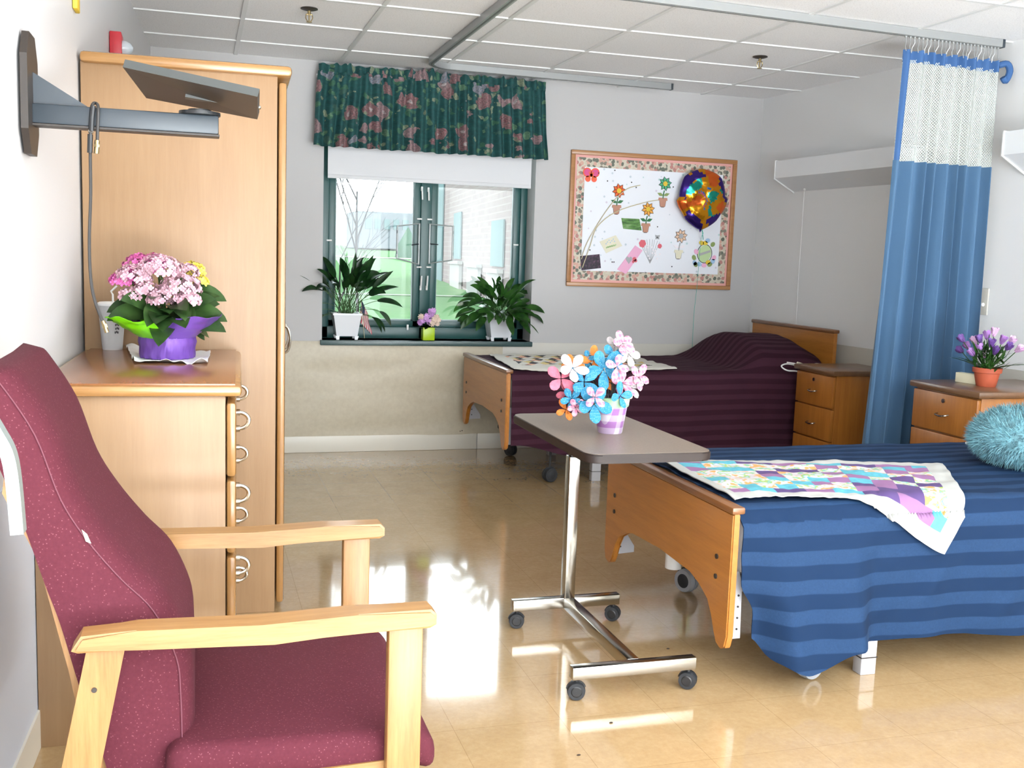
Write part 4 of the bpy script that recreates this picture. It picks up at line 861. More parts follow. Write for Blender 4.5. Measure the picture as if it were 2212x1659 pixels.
# ================================================================ ARMCHAIR
ch = thing('armchair', 'burgundy upholstered armchair with light oak frame and arms in the left foreground', 'armchair', (0, 0, 0))
YN, YFR = -4.73, -4.25
seam = [(-.047, 1.042), (.002, .958), (.039, .849), (.08, .776), (.13, .709), (.182, .649), (.219, .563), (.226, .495), (.228, .41), (.228, .325)]
back = [(-.105, 1.03), (-.066, .94), (-.035, .86), (-.012, .79), (.012, .708), (.035, .635), (.062, .527), (.085, .45), (.104, .373), (.118, .31), (.122, .30)]
seamS = spline([Vector((a, 0, b)) for a, b in [(-.062, 1.056)]+seam], 5); backS = spline([Vector((a, 0, b)) for a, b in [(-.098, 1.05)]+back], 5)
N_ = len(seamS)
bm = B(); K = 16; rows = []
for i in range(N_):
    f_, b_ = seamS[i], backS[i]; row = []
    for k in range(K+1):
        y = YN+(YFR-YN)*k/K; e = 1-abs(k/K*2-1); bul = .022*(1-(1-min(1, e*3))**2)
        row.append(bm.verts.new((f_.x+bul-.004*(1-min(1, e*8)), y, f_.z+bul*.3)))
    for k in range(K, -1, -1): row.append(bm.verts.new((b_.x, YN+(YFR-YN)*k/K, b_.z)))
    rows.append(row)
for a_, b_ in zip(rows, rows[1:]):
    n = len(a_)
    for k in range(n): bm.faces.new((a_[k], a_[(k+1) % n], b_[(k+1) % n], b_[k]))
top = [bm.verts.new((v_.co+rows[0][2*K+1-k].co)/2+Vector((0, 0, .012))) for k, v_ in enumerate(rows[0][:K+1])]
for k in range(K):
    bm.faces.new((rows[0][k], top[k], top[k+1], rows[0][k+1])); bm.faces.new((rows[0][2*K+1-k], rows[0][2*K-k], top[k+1], top[k]))
bm.faces.new((rows[0][0], rows[0][2*K+1], top[0])); bm.faces.new((rows[0][K], top[K], rows[0][K+1])); bm.faces.new(rows[-1])
bk = obj('back_cushion', bm, 'burg', ch, angle=1.3)
bm = B(); tube(bm, [(p.x+.0005, YN, p.z) for p in seamS], .0011, 5); obj('piping', bm, 'seam', bk)
bm = B(); p_ = at(185, 1160, y=YN-.004); prism(bm, [(-.006, .012), (.002, .004), (.008, -.012), (.0, -.008)], (p_.x, YN-.0025, p_.z), (1, 0, 0), (0, 0, 1), (0, .002, 0)); obj('torn_spot', bm, 'cream', bk, smooth=False)
# seat cushion
def seatbm():
    bm = B(); box(bm, (.440, (YN+YFR)/2-.005, .378), (.478, .56, .075), .03, seg=4)
    for v_ in bm.verts:
        v = v_.co
        if v.x > .62: v.z -= (v.x-.62)*.5
        if v.z > .385: v.z += .006*(1-((v.y+4.49)/.28)**2)
    return bm
obj('seat_cushion', seatbm(), 'burg', ch, angle=1.2)
def armb(y, x0, x1, z, front=True):
    bm = B(); pl = [(x0, z-.014), (x0+.015, z+.010), (x0+.10, z+.0145), (x0+.3, z+.010), (x1-.14, z+.016), (x1-.01, z+.016), (x1, z+.006), (x1, z-.012), (x1-.012, z-.018), (x1-.2, z-.02), (x0+.32, z-.026), (x0+.1, z-.018), (x0+.01, z-.018)]
    prism(bm, pl, (0, y-.028, 0), (1, 0, 0), (0, 0, 1), (0, .056, 0)); es = [e for e in bm.edges if abs(e.verts[0].co.y-e.verts[1].co.y) < .001]
    bmesh.ops.bevel(bm, geom=es, offset=.005, segments=2, affect='EDGES'); return bm
for y, x0, x1, z in ((-4.79, .060, .662, .632), (-4.19, .075, .672, .63)):
    obj('arm', armb(y, x0, x1, z), 'chairwood', ch, angle=.9)
    bm = B(); box2(bm, (.578, y-.014, 0), (.640, y+.014, z-.012), .004); obj('front_leg', bm, 'chairwood_z', ch)
    bm = B(); prism(bm, [(.083, z-.014), (.142, z-.014), (.02, 0), (-.045, 0)], (0, y-.013, 0), (1, 0, 0), (0, 0, 1), (0, .026, 0)); lg = obj('rear_leg', bm, 'chairwood_z', ch, smooth=False)
    bm = B(); p_ = at(208, 1483, y=y-.014); s_ = -1 if y < -4.5 else 1; cyl(bm, (.093, y+s_*.010, .546), (.093, y+s_*.0145, .546), .0045, n=12); obj('bolt', bm, 'armdark', lg)
    bm = B(); prism(bm, [(.03, .31), (.60, .327), (.60, .357), (.03, .34)], (0, y+(.012 if y < -4.5 else -.036), 0), (1, 0, 0), (0, 0, 1), (0, .024, 0)); obj('seat_rail', bm, 'chairwood', ch, smooth=False)
bm = B(); box2(bm, (.585, -4.78, .30), (.61, -4.2, .34), .003); obj('seat_rail', bm, 'chairwood', ch)
bm = B(); box2(bm, (.05, -4.74, .30), (.075, -4.24, .34), .003); obj('seat_rail', bm, 'chairwood', ch)
for y in (YN+.01, YFR-.03):
    bm = B(); prism(bm, [(-.05, .86), (-.045, .90), (.02, .72), (.095, .42), (.12, .33), (.085, .33), (.045, .55), (.0, .75)], (0, y, 0), (1, 0, 0), (0, 0, 1), (0, .02, 0)); obj('back_rail', bm, 'chairwood_z', ch, smooth=False)
# ================================================================ OVERBED TABLE
ZTb = .72
ot = thing('overbed_table', 'brown laminate overbed table on a chrome H-shaped rolling base', 'table', (1.45, -3.25, 0)); oo = ot.location.copy()
TL, TR_, TN, TF = 1.318, 1.722, -3.835, -3.065
def rrect(x0, x1, y0, y1, r, n=6):
    out = []
    for cx, cy, a in ((x1-r, y1-r, 0), (x0+r, y1-r, PI/2), (x0+r, y0+r, PI), (x1-r, y0+r, 1.5*PI)):
        for i in range(n+1): out.append((cx+r*math.cos(a+PI/2*i/n), cy+r*math.sin(a+PI/2*i/n)))
    return out
bm = B(); prism(bm, rrect(TL-oo.x, TR_-oo.x, TN-oo.y, TF-oo.y, .045), (0, 0, ZTb-.0275), (1, 0, 0), (0, 1, 0), (0, 0, .0265)); es = [e for e in bm.edges if abs(e.verts[0].co.z-e.verts[1].co.z) < .001]; bmesh.ops.bevel(bm, geom=es, offset=.004, segments=2, affect='EDGES'); obj('table_edge', bm, 'lamedge', ot, angle=.9)
bm = B(); prism(bm, rrect(TL-oo.x+.004, TR_-oo.x-.004, TN-oo.y+.004, TF-oo.y-.004, .042), (0, 0, ZTb-.002), (1, 0, 0), (0, 1, 0), (0, 0, .002)); obj('table_top', bm, 'laminate', ot, smooth=False)
zb0, zb1 = .062, .100; bw_ = .033
pcol = (.0, .0); cx0 = 1.492-1.45
bm = B(); box2(bm, (cx0-.019, -.0225, zb1-.02), (cx0+.019, .0225, .60), .003); obj('column', bm, 'chrome', ot)
bm = B(); box2(bm, (cx0-.013, -.016, .58), (cx0+.013, .016, ZTb-.045), .003); box2(bm, (cx0-.06, -.3, ZTb-.047), (cx0+.06, .1, ZTb-.0275), .003); obj('table_support', bm, 'armdark', ot)
fx0, fx1 = 1.290-oo.x, 1.684-oo.x; yn_ = -3.845-oo.y
for nm, y in (('base_bar', 0), ('base_bar', yn_)): bm = B(); box2(bm, (fx0, y-bw_/2, zb0), (fx1, y+bw_/2, zb1), .003); obj(nm, bm, 'chrome', ot)
bm = B(); box2(bm, (cx0-.019, yn_+bw_/2, zb0), (cx0+.019, -bw_/2, zb1), .003); obj('spine_bar', bm, 'chrome', ot)
def caster(parent, c, R_=.027, w=.034, m1='rubber', m2='blackplastic', rz=.3, top=.062, nm='caster'):
    e_ = bpy.data.objects.new(nm, None); bm = B(); rot = Matrix.Rotation(rz, 3, 'Z'); ax = rot @ Vector((1, 0, 0)); c = Vector(c)
    for s_ in (-1, 1): cyl(bm, c+ax*s_*w*.12+Vector((0, 0, R_)), c+ax*s_*w*.5+Vector((0, 0, R_)), R_, R_*.93, n=24)
    wh = obj(nm, bm, m1, parent); bm = B()
    for s_ in (-1, 1): bm = B(); cyl(bm, c+ax*s_*w*.49+Vector((0, 0, R_)), c+ax*s_*w*.56+Vector((0, 0, R_)), R_*.62, R_*.5, n=20); obj('hub', bm, m2, wh)
    bm = B(); cyl(bm, c+Vector((0, 0, R_*1.2)), c+Vector((0, 0, top+.004)), .007, n=12)
    pl = [(R_*1.12*math.cos(a), R_*1.12*math.sin(a)) for a in [.15+2.6*i/12 for i in range(13)]]+[(0, R_*.2)]
    bx = rot @ Vector((0, 1, 0)); prism(bm, pl, c+Vector((0, 0, R_))-ax*w*.1, bx, (0, 0, 1), ax*w*.2); obj('fork', bm, m2, wh, smooth=False)
    bpy.data.objects.remove(e_)
for x, y in ((fx0+.018, 0), (fx1-.018, 0), (fx0+.018, yn_), (fx1-.018, yn_)): caster(ot, (x, y, 0), rz=1.3 if x < 0 else .9)
# fabric flower bouquet in gingham pot
pt = at(1317, 934, z=ZTb); bo = thing('fabric_flower_pot', 'handmade cloth flowers in blue, pink and orange in a lilac gingham pot on the table', 'flower pot', (pt.x, pt.y, ZTb)); ob = bo.location.copy()
bm = B(); lathe(bm, [(.038, 0), (.040, .003), (.057, .115), (.055, .117), (.050, .11)], n=40, cap1=True); obj('pot', bm, 'pot_ging', bo)
bm = B(); lathe(bm, [(.0535, .088), (.0565, .088), (.061, .117), (.056, .118)], n=40, cap0=False); rim = obj('pot_rim', bm, 'pot_rim', bo)
bm = B(); pts_ = [(-.4, .005), (-.34, .012), (-.30, .004), (-.26, -.004), (-.2, .008), (-.16, -.002), (-.1, .012), (-.05, -.008), (-.08, .002), (.0, .010)]
tube(bm, [((.0605)*math.cos(-PI/2+.25+a), (.0605)*math.sin(-PI/2+.25+a), .101+z_*.9) for a, z_ in [(k[0]+.6, k[1]) for k in pts_]], .0011, 5, sub=3); obj('painted_lettering', bm, 'white', rim)
bm = B(); lathe(bm, [(.05, .10), (.01, .112)], n=24, cap1=True); obj('filler', bm, 'p_white', bo)
def clothpetal(bm, c, d, ln, w, th, nrm):
    d = Vector(d).normalized(); nrm = Vector(nrm); s_ = nrm.cross(d).normalized(); n_ = d.cross(s_).normalized(); c = Vector(c)
    vs = ball(bm, (0, 0, 0), 1, 12, 8)
    for v_ in vs:
        x, y, z = v_.co; k = (x+1)/2; wd_ = w*(.35+.65*math.sin(PI*min(1, k*.62+.0)))*(1); v_.co = c+d*(ln*k)+s_*(y*wd_)+n_*(z*th*(.5+.5*k)+.10*ln*k*k+.0025*math.sin(9*y+6*k))
def cflower(name, px, py, r, mt, n=5, off=0, rot=0, tilt=(0, 0), w=.36, label=None):
    c = at(px, py, y=ob.y+off)-ob; nr = Vector((tilt[0], -1, .15+tilt[1])).normalized(); a, b = frame_axes(nr); bm = B()
    for i in range(n):
        th = rot+2*PI*i/n; d = a*math.cos(th)+b*math.sin(th); clothpetal(bm, c+d*r*.04, d+nr*random.uniform(-.25, .4), r*random.uniform(.95, 1.2), r*w, r*.09, nr)
    f = obj(name, bm, mt, bo, angle=1.3); sb = B(); tube(sb, [(c.x*.1, c.y*.1, .09), (c.x*.45, c.y*.4+.01, c.z*.55+.05), (c.x, c.y+.012, c.z)], .0022, 6, sub=4); obj('wire_stem', sb, 'wire', f)
for a in (('blue_flower', 1283, 872, .060, 'p_blue', 5, -.075, -.95, (0, .1)), ('blue_flower', 1305, 797, .060, 'p_blue', 5, -.02, .2, (.1, 0)), ('blue_flower', 1262, 825, .052, 'p_blue', 4, -.05, .8, (-.3, .2)), ('blue_flower', 1325, 772, .045, 'p_blue', 4, .0, .5, (.2, .1)), ('blue_flower', 1235, 862, .034, 'p_blue', 5, -.05, .3, (-.5, 0)), ('blue_flower', 1340, 855, .040, 'p_blue', 4, -.06, .1, (.4, 0)), ('blue_flower', 1268, 775, .026, 'p_blue', 4, .03, .1, (-.2, .2)),
          ('orange_flower', 1283, 778, .040, 'p_orange', 4, .03, PI/2, (0, .3)), ('orange_flower', 1240, 787, .036, 'p_orange', 5, .02, .2, (-.2, .3)), ('orange_flower', 1222, 885, .032, 'p_orange', 4, -.02, .5, (-.4, -.1)), ('orange_flower', 1312, 822, .030, 'p_orange', 5, .01, .5, (0, .3)),
          ('pink_flower', 1212, 818, .050, 'p_solid', 4, -.02, .9, (-.4, .1)), ('pink_flower', 1225, 848, .034, 'p_solid', 4, .0, .4, (-.4, 0)), ('white_flower', 1237, 795, .046, 'p_white', 5, -.04, .3, (-.1, .2)), ('white_flower', 1358, 765, .044, 'p_white', 5, .03, .5, (.2, .2)), ('white_flower', 1330, 745, .036, 'p_white', 4, .05, .9, (0, .2)),
          ('gingham_flower', 1345, 742, .042, 'p_pink', 5, .0, 1.2, (.1, .3)), ('gingham_flower', 1333, 792, .040, 'p_pink', 4, -.06, 1.3, (.2, .1)), ('gingham_flower', 1380, 815, .042, 'p_pink', 5, .0, .3, (.4, .1)), ('gingham_flower', 1345, 828, .046, 'p_pink', 5, -.02, .8, (.2, .2)), ('gingham_flower', 1285, 858, .036, 'p_pink', 4, -.11, .8, (0, .1)), ('gingham_flower', 1243, 880, .028, 'p_pink', 5, -.06, .2, (-.2, 0)), ('white_flower', 1365, 838, .036, 'p_white', 5, .0, 1.0, (.3, .1))):
    cflower(*a)
# ================================================================ BEDS
def footpoly(w, zb, zt):
    h = w/2; P_ = [(-h, zt), (-h, zb+.05), (-h+.012, zb+.012), (-h+.04, zb), (-h+.066, zb+.010), (-h+.085, zb+.04), (-h+.10, zb+.09), (-h+.13, zb+.13), (-h+.19, zb+.16), (-h+.26, zb+.175), (0, zb+.185)]
    return P_+[(-a, b) for a, b in P_[-2::-1]]
def bed(x, yn, yf, zb, zt, name, label, mw, cap, xe=3.93, lo=.175, cy=.03, cx0=.31):
    w = yf-yn; yc = (yn+yf)/2; t_ = thing(name, label, 'bed', (x, yc, 0)); cs = {}
    bm = B(); prism(bm, footpoly(w, zb, zt-.022), (0, 0, 0), (0, 1, 0), (0, 0, 1), (.024, 0, 0)); es = [e for e in bm.edges if abs(e.verts[0].co.x-e.verts[1].co.x) < .001]; bmesh.ops.bevel(bm, geom=es, offset=.004, segments=2, affect='EDGES'); ft = obj('footboard', bm, mw, t_, angle=.7)
    bm = B(); box2(bm, (-.007, -w/2-.006, zt-.022), (.036, w/2+.006, zt), .006); obj('footboard_cap', bm, cap, ft)
    for s_ in (-1, 1):
        for dz in (0, -.062):
            bm = B(); cyl(bm, (-.004, s_*(w/2-.085), zb+.275+dz), (.002, s_*(w/2-.085), zb+.275+dz), .008, n=14); obj('bolt', bm, 'armdark', ft)
    Lh = xe-x
    bm = B(); prism(bm, footpoly(w, zb, zt+.22), (Lh, 0, 0), (0, 1, 0), (0, 0, 1), (.024, 0, 0)); hd = obj('headboard', bm, mw, t_, smooth=False)
    bm = B(); box2(bm, (Lh-.010, -w/2-.008, zt+.22), (Lh+.034, w/2+.008, zt+.243), .006); obj('headboard_cap', bm, cap, hd)
    bm = B(); zf = zb+.17; box2(bm, (.03, -w/2+.05, zf), (Lh-.01, -w/2+.09, zf+.04), .003); box2(bm, (.03, w/2-.09, zf), (Lh-.01, w/2-.05, zf+.04), .003)
    for k in range(5): xx = .1+k*(Lh-.25)/4; box2(bm, (xx, -w/2+.09, zf+.005), (xx+.05, w/2-.09, zf+.03), .003)
    obj('bed_frame', bm, 'whitemetal', t_)
    bm = B(); box2(bm, (.035, -w/2+.02, zf+.045), (Lh-.01, w/2-.02, zt-.02), .05); obj('mattress', bm, 'sheet', t_)
    for s_ in (-1, 1):
        bm = B(); yy = s_*(w/2-.035); prism(bm, [(.026, zb+.03), (.026, zb+.24), (.05, zb+.24), (.062, zb+.20), (.066, zb+.03)] if s_ < 0 else [(.026, zb+.03), (.026, zb+.15), (.05, zb+.15), (.11, zb+.06), (.11, zb+.035)], (0, yy, 0), (1, 0, 0), (0, 0, 1), (0, .004, 0)); br_ = obj('corner_bracket', bm, 'whitemetal', t_, smooth=False)
        bm = B()
        for k in range(4): cyl(bm, (.052, yy-.002, zb+.06+.035*k), (.052, yy+.006, zb+.06+.035*k), .0035, n=8)
        obj('bracket_hole', bm, 'armdark', br_)
    for cx_, s_ in ((cx0, -1), (cx0, 1), (Lh-.35, -1), (Lh-.35, 1)):
        yy = s_*(w/2-cy if s_ < 0 else w/2-.10); R_ = .046 if zb < .18 else .042
        caster(t_, (cx_, yy, 0), R_, .045, 'greyrubber' if zb < .18 else 'rubber', 'rubber', PI/2+.25 if s_ < 0 else .4, zf)
        bm = B(); box2(bm, (cx_+lo, yy-.022, .0), (cx_+lo+.055, yy+.022, zf), .003); box2(bm, (cx_-.03, yy-.01, zf-.04), (cx_+lo+.06, yy+.01, zf), .002); lg = obj('bed_leg', bm, 'whitemetal', t_)
        bm = B(); box2(bm, (cx_+lo-.002, yy-.024, .055), (cx_+lo+.057, yy+.024, .058)); obj('leg_joint', bm, 'armdark', lg, smooth=False)
    if zb < .18: bm = B(); cyl(bm, (.15, w/2-.30, zb+.05), (.15, w/2-.30, zb+.13), .03, n=20); obj('motor_housing', bm, 'white', t_)
    else:
        bm = B(); box(bm, (.22, w/2-.33, zb+.035), (.12, .10, .07), .012, (0, .25, .3)); obj('motor_housing', bm, 'rubber', t_)
    return t_
bed(1.765, -3.885, -2.905, .115, .562, 'hospital_bed', 'maple-ended hospital bed under the navy bedspread in the right foreground', 'bedwood', 'bedcap', 3.98)
bed(1.88, -1.125, -.16, .2, .655, 'hospital_bed', 'far maple-ended hospital bed beside the back wall under the plum bedspread', 'bedwood', 'bedcap', 3.93, .25, .085, .30)
def spreadfn(x0, x1, yn, yf, zt, dropn, dropf, bulge, humpf, seed, wr=1):
    w = yf-yn; r = .045
    def P(x, v):   # v: 0 at near edge of the top; negative hangs down the near side; > w hangs down the far side
        hz = zt+humpf(x, max(0, min(1, v/w)))
        def side(s, yedge, out, dr):
            if s < r*PI/2: a = s/r; return yedge+out*(-r+r*math.sin(a)), hz-r+r*math.cos(a)
            k = s-r*PI/2; return yedge+out*(bulge(x, k/dr)), hz-r-k
        if v < r: y, z = side(r-v, yn, -1, .5)
        elif v > w-r: y, z = side(v-(w-r), yf, 1, .5); 
        else: y, z = yn+v, hz
        k = .006*wr
        if v > w-r and v > w: y = min(y, yf+.03)
        wr_ = (k*1.6*nz(x*5+v*4, v*3, seed)+k*1.1*nz(x*13-v*9, v*8, seed+4))*min(1, max(0, -v*5)) if v < 0 else 0
        return Vector((x, y+wr_, z+k*(nz(x*3+1, v*7, seed)+.5*nz(x*13, v*16, seed+2))*(1 if v > 0 else .3)))
    return P
def bspread(name, P, x0, x1, v0f, v1, mt, label, cat='bedspread', nx=150, nv=90, xj=None):
    def fn(u, v):
        x = x0+(x1-x0)*u; va = v0f(x); vv = va+(v1-va)*v
        p = P(x, vv)
        if xj: p.x += xj(u, vv)
        return p
    return obj(name, sheet(fn, nx, nv, uvs=lambda u, v: (u*(x1-x0), (lambda x: v0f(x)+(v1-v0f(x))*v)(x0+(x1-x0)*u)+3), thick=.004), mt, None, label=label, cat=cat, angle=1.4)
# near bed
bul1 = lambda x, k: (.105*ss(1.8, 1.93, x)*(1-ss(2.16, 2.27, x))*min(1, k*1.2)+.018*math.sin(x*21)*k*ss(1.85, 2.0, x)*.6+.02+.028*k*ss(2.25, 2.5, x)*math.sin(x*5)**2)
hump1 = lambda x, t: .012*math.sin(PI*t)+.0
P1_ = spreadfn(1.795, 3.97, -3.872, -2.915, .556, .45, .3, bul1, hump1, 1.0)
def dropn(x):
    if x < 1.86: return -.38-.052*ss(1.795, 1.86, x)
    return -(.42+.03*ss(1.86, 1.98, x)-.055*ss(1.97, 2.16, x)+.020*ss(2.2, 2.3, x)+.008*math.sin(x*7))-.012
bspread('bedspread', P1_, 1.797, 3.965, dropn, .957+.3, 'bluespread', 'navy blue striped bedspread hanging down the side of the near bed', xj=lambda u, v: (1-u)**14*(.050*(1-ss(-.30, -.20, v))+.008*nz(v*9, 2)))
# quilt on the near bed
cn = [(1.80, .60), (2.83, .40), (2.50, -.155), (1.80, .015)]   # x, v corners: far-left, far-right, near-right, near-left
def quiltmap(u, v):
    a = Vector(cn[0]).lerp(Vector(cn[1]), u); b = Vector((1.80+.70*u, .05-.205*ss(.5, 1, u)+.02*math.sin(u*9))); p = a.lerp(b, v)
    p.y += -.07*math.sin(PI*u)*v*(v)*-.35 if False else 0
    return p
def quiltfn(Pf, mp, lift=.013, amp=.006, sd=3):
    def fn(u, v):
        p = mp(u, v); q_ = Pf(p.x, p.y); e = .002
        n_ = (Pf(p.x+e, p.y)-q_).cross(Pf(p.x, p.y+e)-q_).normalized()
        if n_.z < 0 and p.y > -.02: n_ = -n_
        if p.y <= -.02 and n_.y > 0: n_ = -n_
        return q_+n_*(lift+amp*(.6+nz(u*9, v*7, sd))+amp*.5*nz(u*30, v*6, sd))
    return fn
rq = random.Random(8); NX, NY = 11, 7; grid_ = {}
for i in range(NX):
    for j in range(NY): grid_[i, j] = rq.choice([1, 1, 1, 1, 2, 3, 4, 4]) if (i+j) % 2 else rq.choice([1, 4, 2, 1, 3])
def qmi(u, v):
    if u < .035 or u > .93 or v < .09 or v > .91: return 0
    if v > .83 or v < .155: return 3 if (int(u*8) % 3 == 0) else (4 if int(u*8) % 3 == 1 else 2)
    return grid_[min(NX-1, int((u-.035)/.895*NX)), min(NY-1, int((v-.155)/.675*NY))]
obj('patchwork_quilt', sheet(quiltfn(P1_, quiltmap), 170, 100, thick=.003, mif=qmi), ['q_white', 'q_floral', 'q_purple', 'q_mauve', 'q_aqua'], None, label='purple, aqua and floral patchwork quilt with white border on the near bed', cat='quilt', angle=1.4)
# fluffy cushion
cc = Vector((3.215, -3.49, .672)); fc = thing('fluffy_cushion', 'round shaggy aqua cushion at the right edge on the navy bed', 'cushion', cc)
bm = B(); ball(bm, (0, 0, 0), (.235, .20, .115), 36, 20); obj('cushion_body', bm, 'fluff', fc)
bm = B(); rnd = random.Random(6)
for i in range(9000):
    zz = rnd.uniform(-.8, 1); a = rnd.uniform(PI*.55, PI*1.95); q_ = math.sqrt(1-zz*zz); d = Vector((q_*math.cos(a), q_*math.sin(a), zz)); p = Vector((d.x*.232, d.y*.197, d.z*.112)); n_ = Vector((d.x/.235, d.y/.2, d.z/.115)).normalized()
    dd_ = (n_+Vector((rnd.uniform(-.7, .7), rnd.uniform(-.7, .7), rnd.uniform(-.8, .3)))).normalized(); ln = rnd.uniform(.015, .034); s_ = dd_.cross(n_ if abs(dd_.dot(n_)) < .95 else Vector((1, 0, 0))).normalized()*.0018
    b_ = [bm.verts.new(p-s_), bm.verts.new(p+s_), bm.verts.new(p+dd_*ln)]; bm.faces.new(b_)
obj('shag_pile', bm, 'fluff', fc, smooth=False, kind='stuff', recalc=False)
# far bed
def hump2(x, t):
    e = ss(3.30, 3.52, x)*(1-.35*ss(3.78, 3.93, x)); s_ = math.sin(PI*max(0, min(1, (t-.03)/.94)))**.45 if .03 < t < .97 else 0
    return .004*math.sin(x*6)+.19*e*s_-.0
bul2 = lambda x, k: .012+.015*k*math.sin(x*9)**2
P2_ = spreadfn(1.91, 3.92, -1.115, -.175, .648, .5, .2, bul2, hump2, 7.0)
dropn2 = lambda x: -(.40+.06*ss(1.95, 2.3, x)+.01*math.sin(x*6))
bspread('bedspread', P2_, 1.912, 3.90, dropn2, .94+.2, 'plumspread', 'dark plum striped bedspread over the pillow of the far bed')
cn2 = [(2.0, .80), (2.95, .62), (2.78, .03), (1.93, .03)]
def qm2(u, v): a = Vector(cn2[0]).lerp(Vector(cn2[1]), u); b = Vector(cn2[3]).lerp(Vector(cn2[2]), u); p = a.lerp(b, v); p.y = p.y-.03*math.sin(PI*u)*v; p.x += .14*max(0, u-.8)/.2*v; return p
def qmi2(u, v):
    if u < .08 or u > .92 or v < .13 or v > .84: return 0
    a = (u-.08)/.84*12; b = (v-.13)/.71*6; k = (int(a+b)+2*int(b-a+20)) % 7
    return {0: 1, 1: 0, 2: 2, 3: 1, 4: 0, 5: 3, 6: 0}[k]
obj('patchwork_quilt', sheet(quiltfn(P2_, qm2, .013, .006, 9), 110, 70, thick=.003, mif=qmi2), ['q_cream', 'q_black', 'q_gold', 'q_peach'], None, label='cream quilt with black zigzag diamonds lying on the plum far bed', cat='quilt', angle=1.4)
# call cord on the far bed
def w2(px, py, yy=-1.12): return at(px, py, y=yy)
cc_ = thing('call_cord', 'white nurse call cord looped by the pillow and hanging down the far bed', 'cord', w2(1740, 800)); o2 = cc_.location.copy()
L_ = [(1700, 783, -1.155), (1718, 786, -1.16), (1740, 792, -1.165), (1765, 786, -1.165), (1788, 794, -1.165), (1775, 803, -1.16), (1748, 800, -1.16), (1722, 790, -1.15), (1700, 786, -1.14), (1688, 791, -1.15), (1700, 800, -1.165), (1725, 803, -1.165), (1745, 818, -1.175), (1760, 850, -1.185), (1772, 885, -1.19), (1781, 932, -1.19)]
bm = B(); tube(bm, [w2(*a)-o2 for a in L_], .0045, 8, sub=6); obj('cord_wire', bm, 'white', cc_)
bm = B(); q0, q1 = w2(1722, 784, -1.165)-o2, w2(1738, 790, -1.165)-o2; cyl(bm, q0, q1, .008, .010, n=12); obj('call_button', bm, 'cream', cc_)
# ================================================================ NIGHTSTANDS
def nightstand(x, yn, yf, zt, xw, label):
    t_ = thing('nightstand', label, 'nightstand', (x, yn, 0), 0, 'three drawer nightstands'); w = yf-yn; dp = xw-x
    bm = B(); box2(bm, (.02, .012, .05), (dp, w-.012, zt-.03), .002); obj('nightstand_body', bm, 'nightwood', t_)
    bm = B(); box2(bm, (-.012, -.008, zt-.03), (dp, w+.008, zt), .008); obj('nightstand_top', bm, 'nighttop', t_)
    zz = [zt-.035, zt-.22, zt-.405, .06]
    for a, b in zip(zz, zz[1:]):
        bm = B(); box2(bm, (0, .014, b+.005), (.02, w-.014, a-.003), .004); d_ = obj('drawer', bm, 'nightwood', t_)
        bm = B(); zc = a-.10; tube(bm, [(0, w/2-.035, zc+.004), (-.018, w/2-.03, zc), (-.020, w/2, zc-.004), (-.018, w/2+.03, zc), (0, w/2+.035, zc+.004)], .004, 8, sub=4); obj('drawer_handle', bm, 'chrome', d_)
        if a == zz[0]: bm = B(); cyl(bm, (-.006, w/2, a-.035), (.002, w/2, a-.035), .010, n=16); obj('drawer_lock', bm, 'chrome', d_)
    return t_
nightstand(3.50, -2.87, -2.42, .757, RW(-2.6)-.03, 'brown nightstand under the potted tulips beside the blue curtain')
nightstand(3.62, -1.62, -1.225, .705, RW(-1.4)-.03, 'brown nightstand between the far bed and the blue curtain')
# tulips
ptl = at(2130, 828, x=3.70); tu = thing('tulip_pot', 'terracotta pot of lilac and purple tulips on the right nightstand', 'potted flowers', (ptl.x, ptl.y, .757)); otu = tu.location.copy()
bm = B(); lathe(bm, [(.040, 0), (.043, .004), (.055, .062), (.062, .064), (.064, .084), (.058, .086), (.054, .076)], n=36, cap1=False); obj('pot', bm, 'terra', tu)
bm = B(); lathe(bm, [(.054, .07), (.01, .076)], n=20, cap1=True); obj('soil', bm, 'soil', tu)
bm = B(); rnd = random.Random(31)
for i in range(90): a = rnd.uniform(0, 2*PI); leaf(bm, (rnd.uniform(-.05, .05), rnd.uniform(-.05, .05), .07+rnd.uniform(0, .08)), a, rnd.uniform(.2, 1.4), rnd.uniform(.05, .1), rnd.uniform(.008, .02), rnd.uniform(0, 1))
for a in (-1.2, -1.5, 2.0, 1.7, -.9): leaf(bm, (0, 0, .07), a, .45, .19, .03, .5)
finish_leaf(bm); obj('foliage', bm, 'leaf2', tu)
sb = B()
for i, (px, py) in enumerate(((2078, 733), (2090, 748), (2105, 737), (2116, 733), (2132, 725), (2148, 718), (2142, 742), (2166, 735), (2185, 737), (2178, 750), (2100, 762), (2125, 768), (2150, 758), (2118, 752), (2200, 755), (2075, 757))):
    c = at(px, py, x=otu.x-.03+.08*((i*37) % 10)/10)-otu; bm = B(); d = (c-Vector((0, 0, .07))).normalized()
    for k in range(5):
        a_, b_ = frame_axes(d); th = 2*PI*k/5; s_ = a_*math.cos(th)+b_*math.sin(th); clothpetal(bm, c+s_*.004-d*.02, d+s_*.18, .045, .012, .003, s_)
    f = obj('tulip_bloom', bm, ('tulip2', 'tulip', 'tulip3')[i % 3], tu, angle=1.3); tube(sb, [(0, 0, .07), (c.x*.5, c.y*.5, c.z*.6), c], .002, 5)
obj('stems', sb, 'stem', tu)
pcd = at(2081, 812, x=3.66); bm = B(); box(bm, (0, 0, .0225), (.04, .12, .045), .002, (0, 0, .15)); o = obj('cream_box', bm, 'card_cream', None, label='small cream box beside the tulip pot on the nightstand', cat='box'); o.location = (3.70, pcd.y+.01, .757)
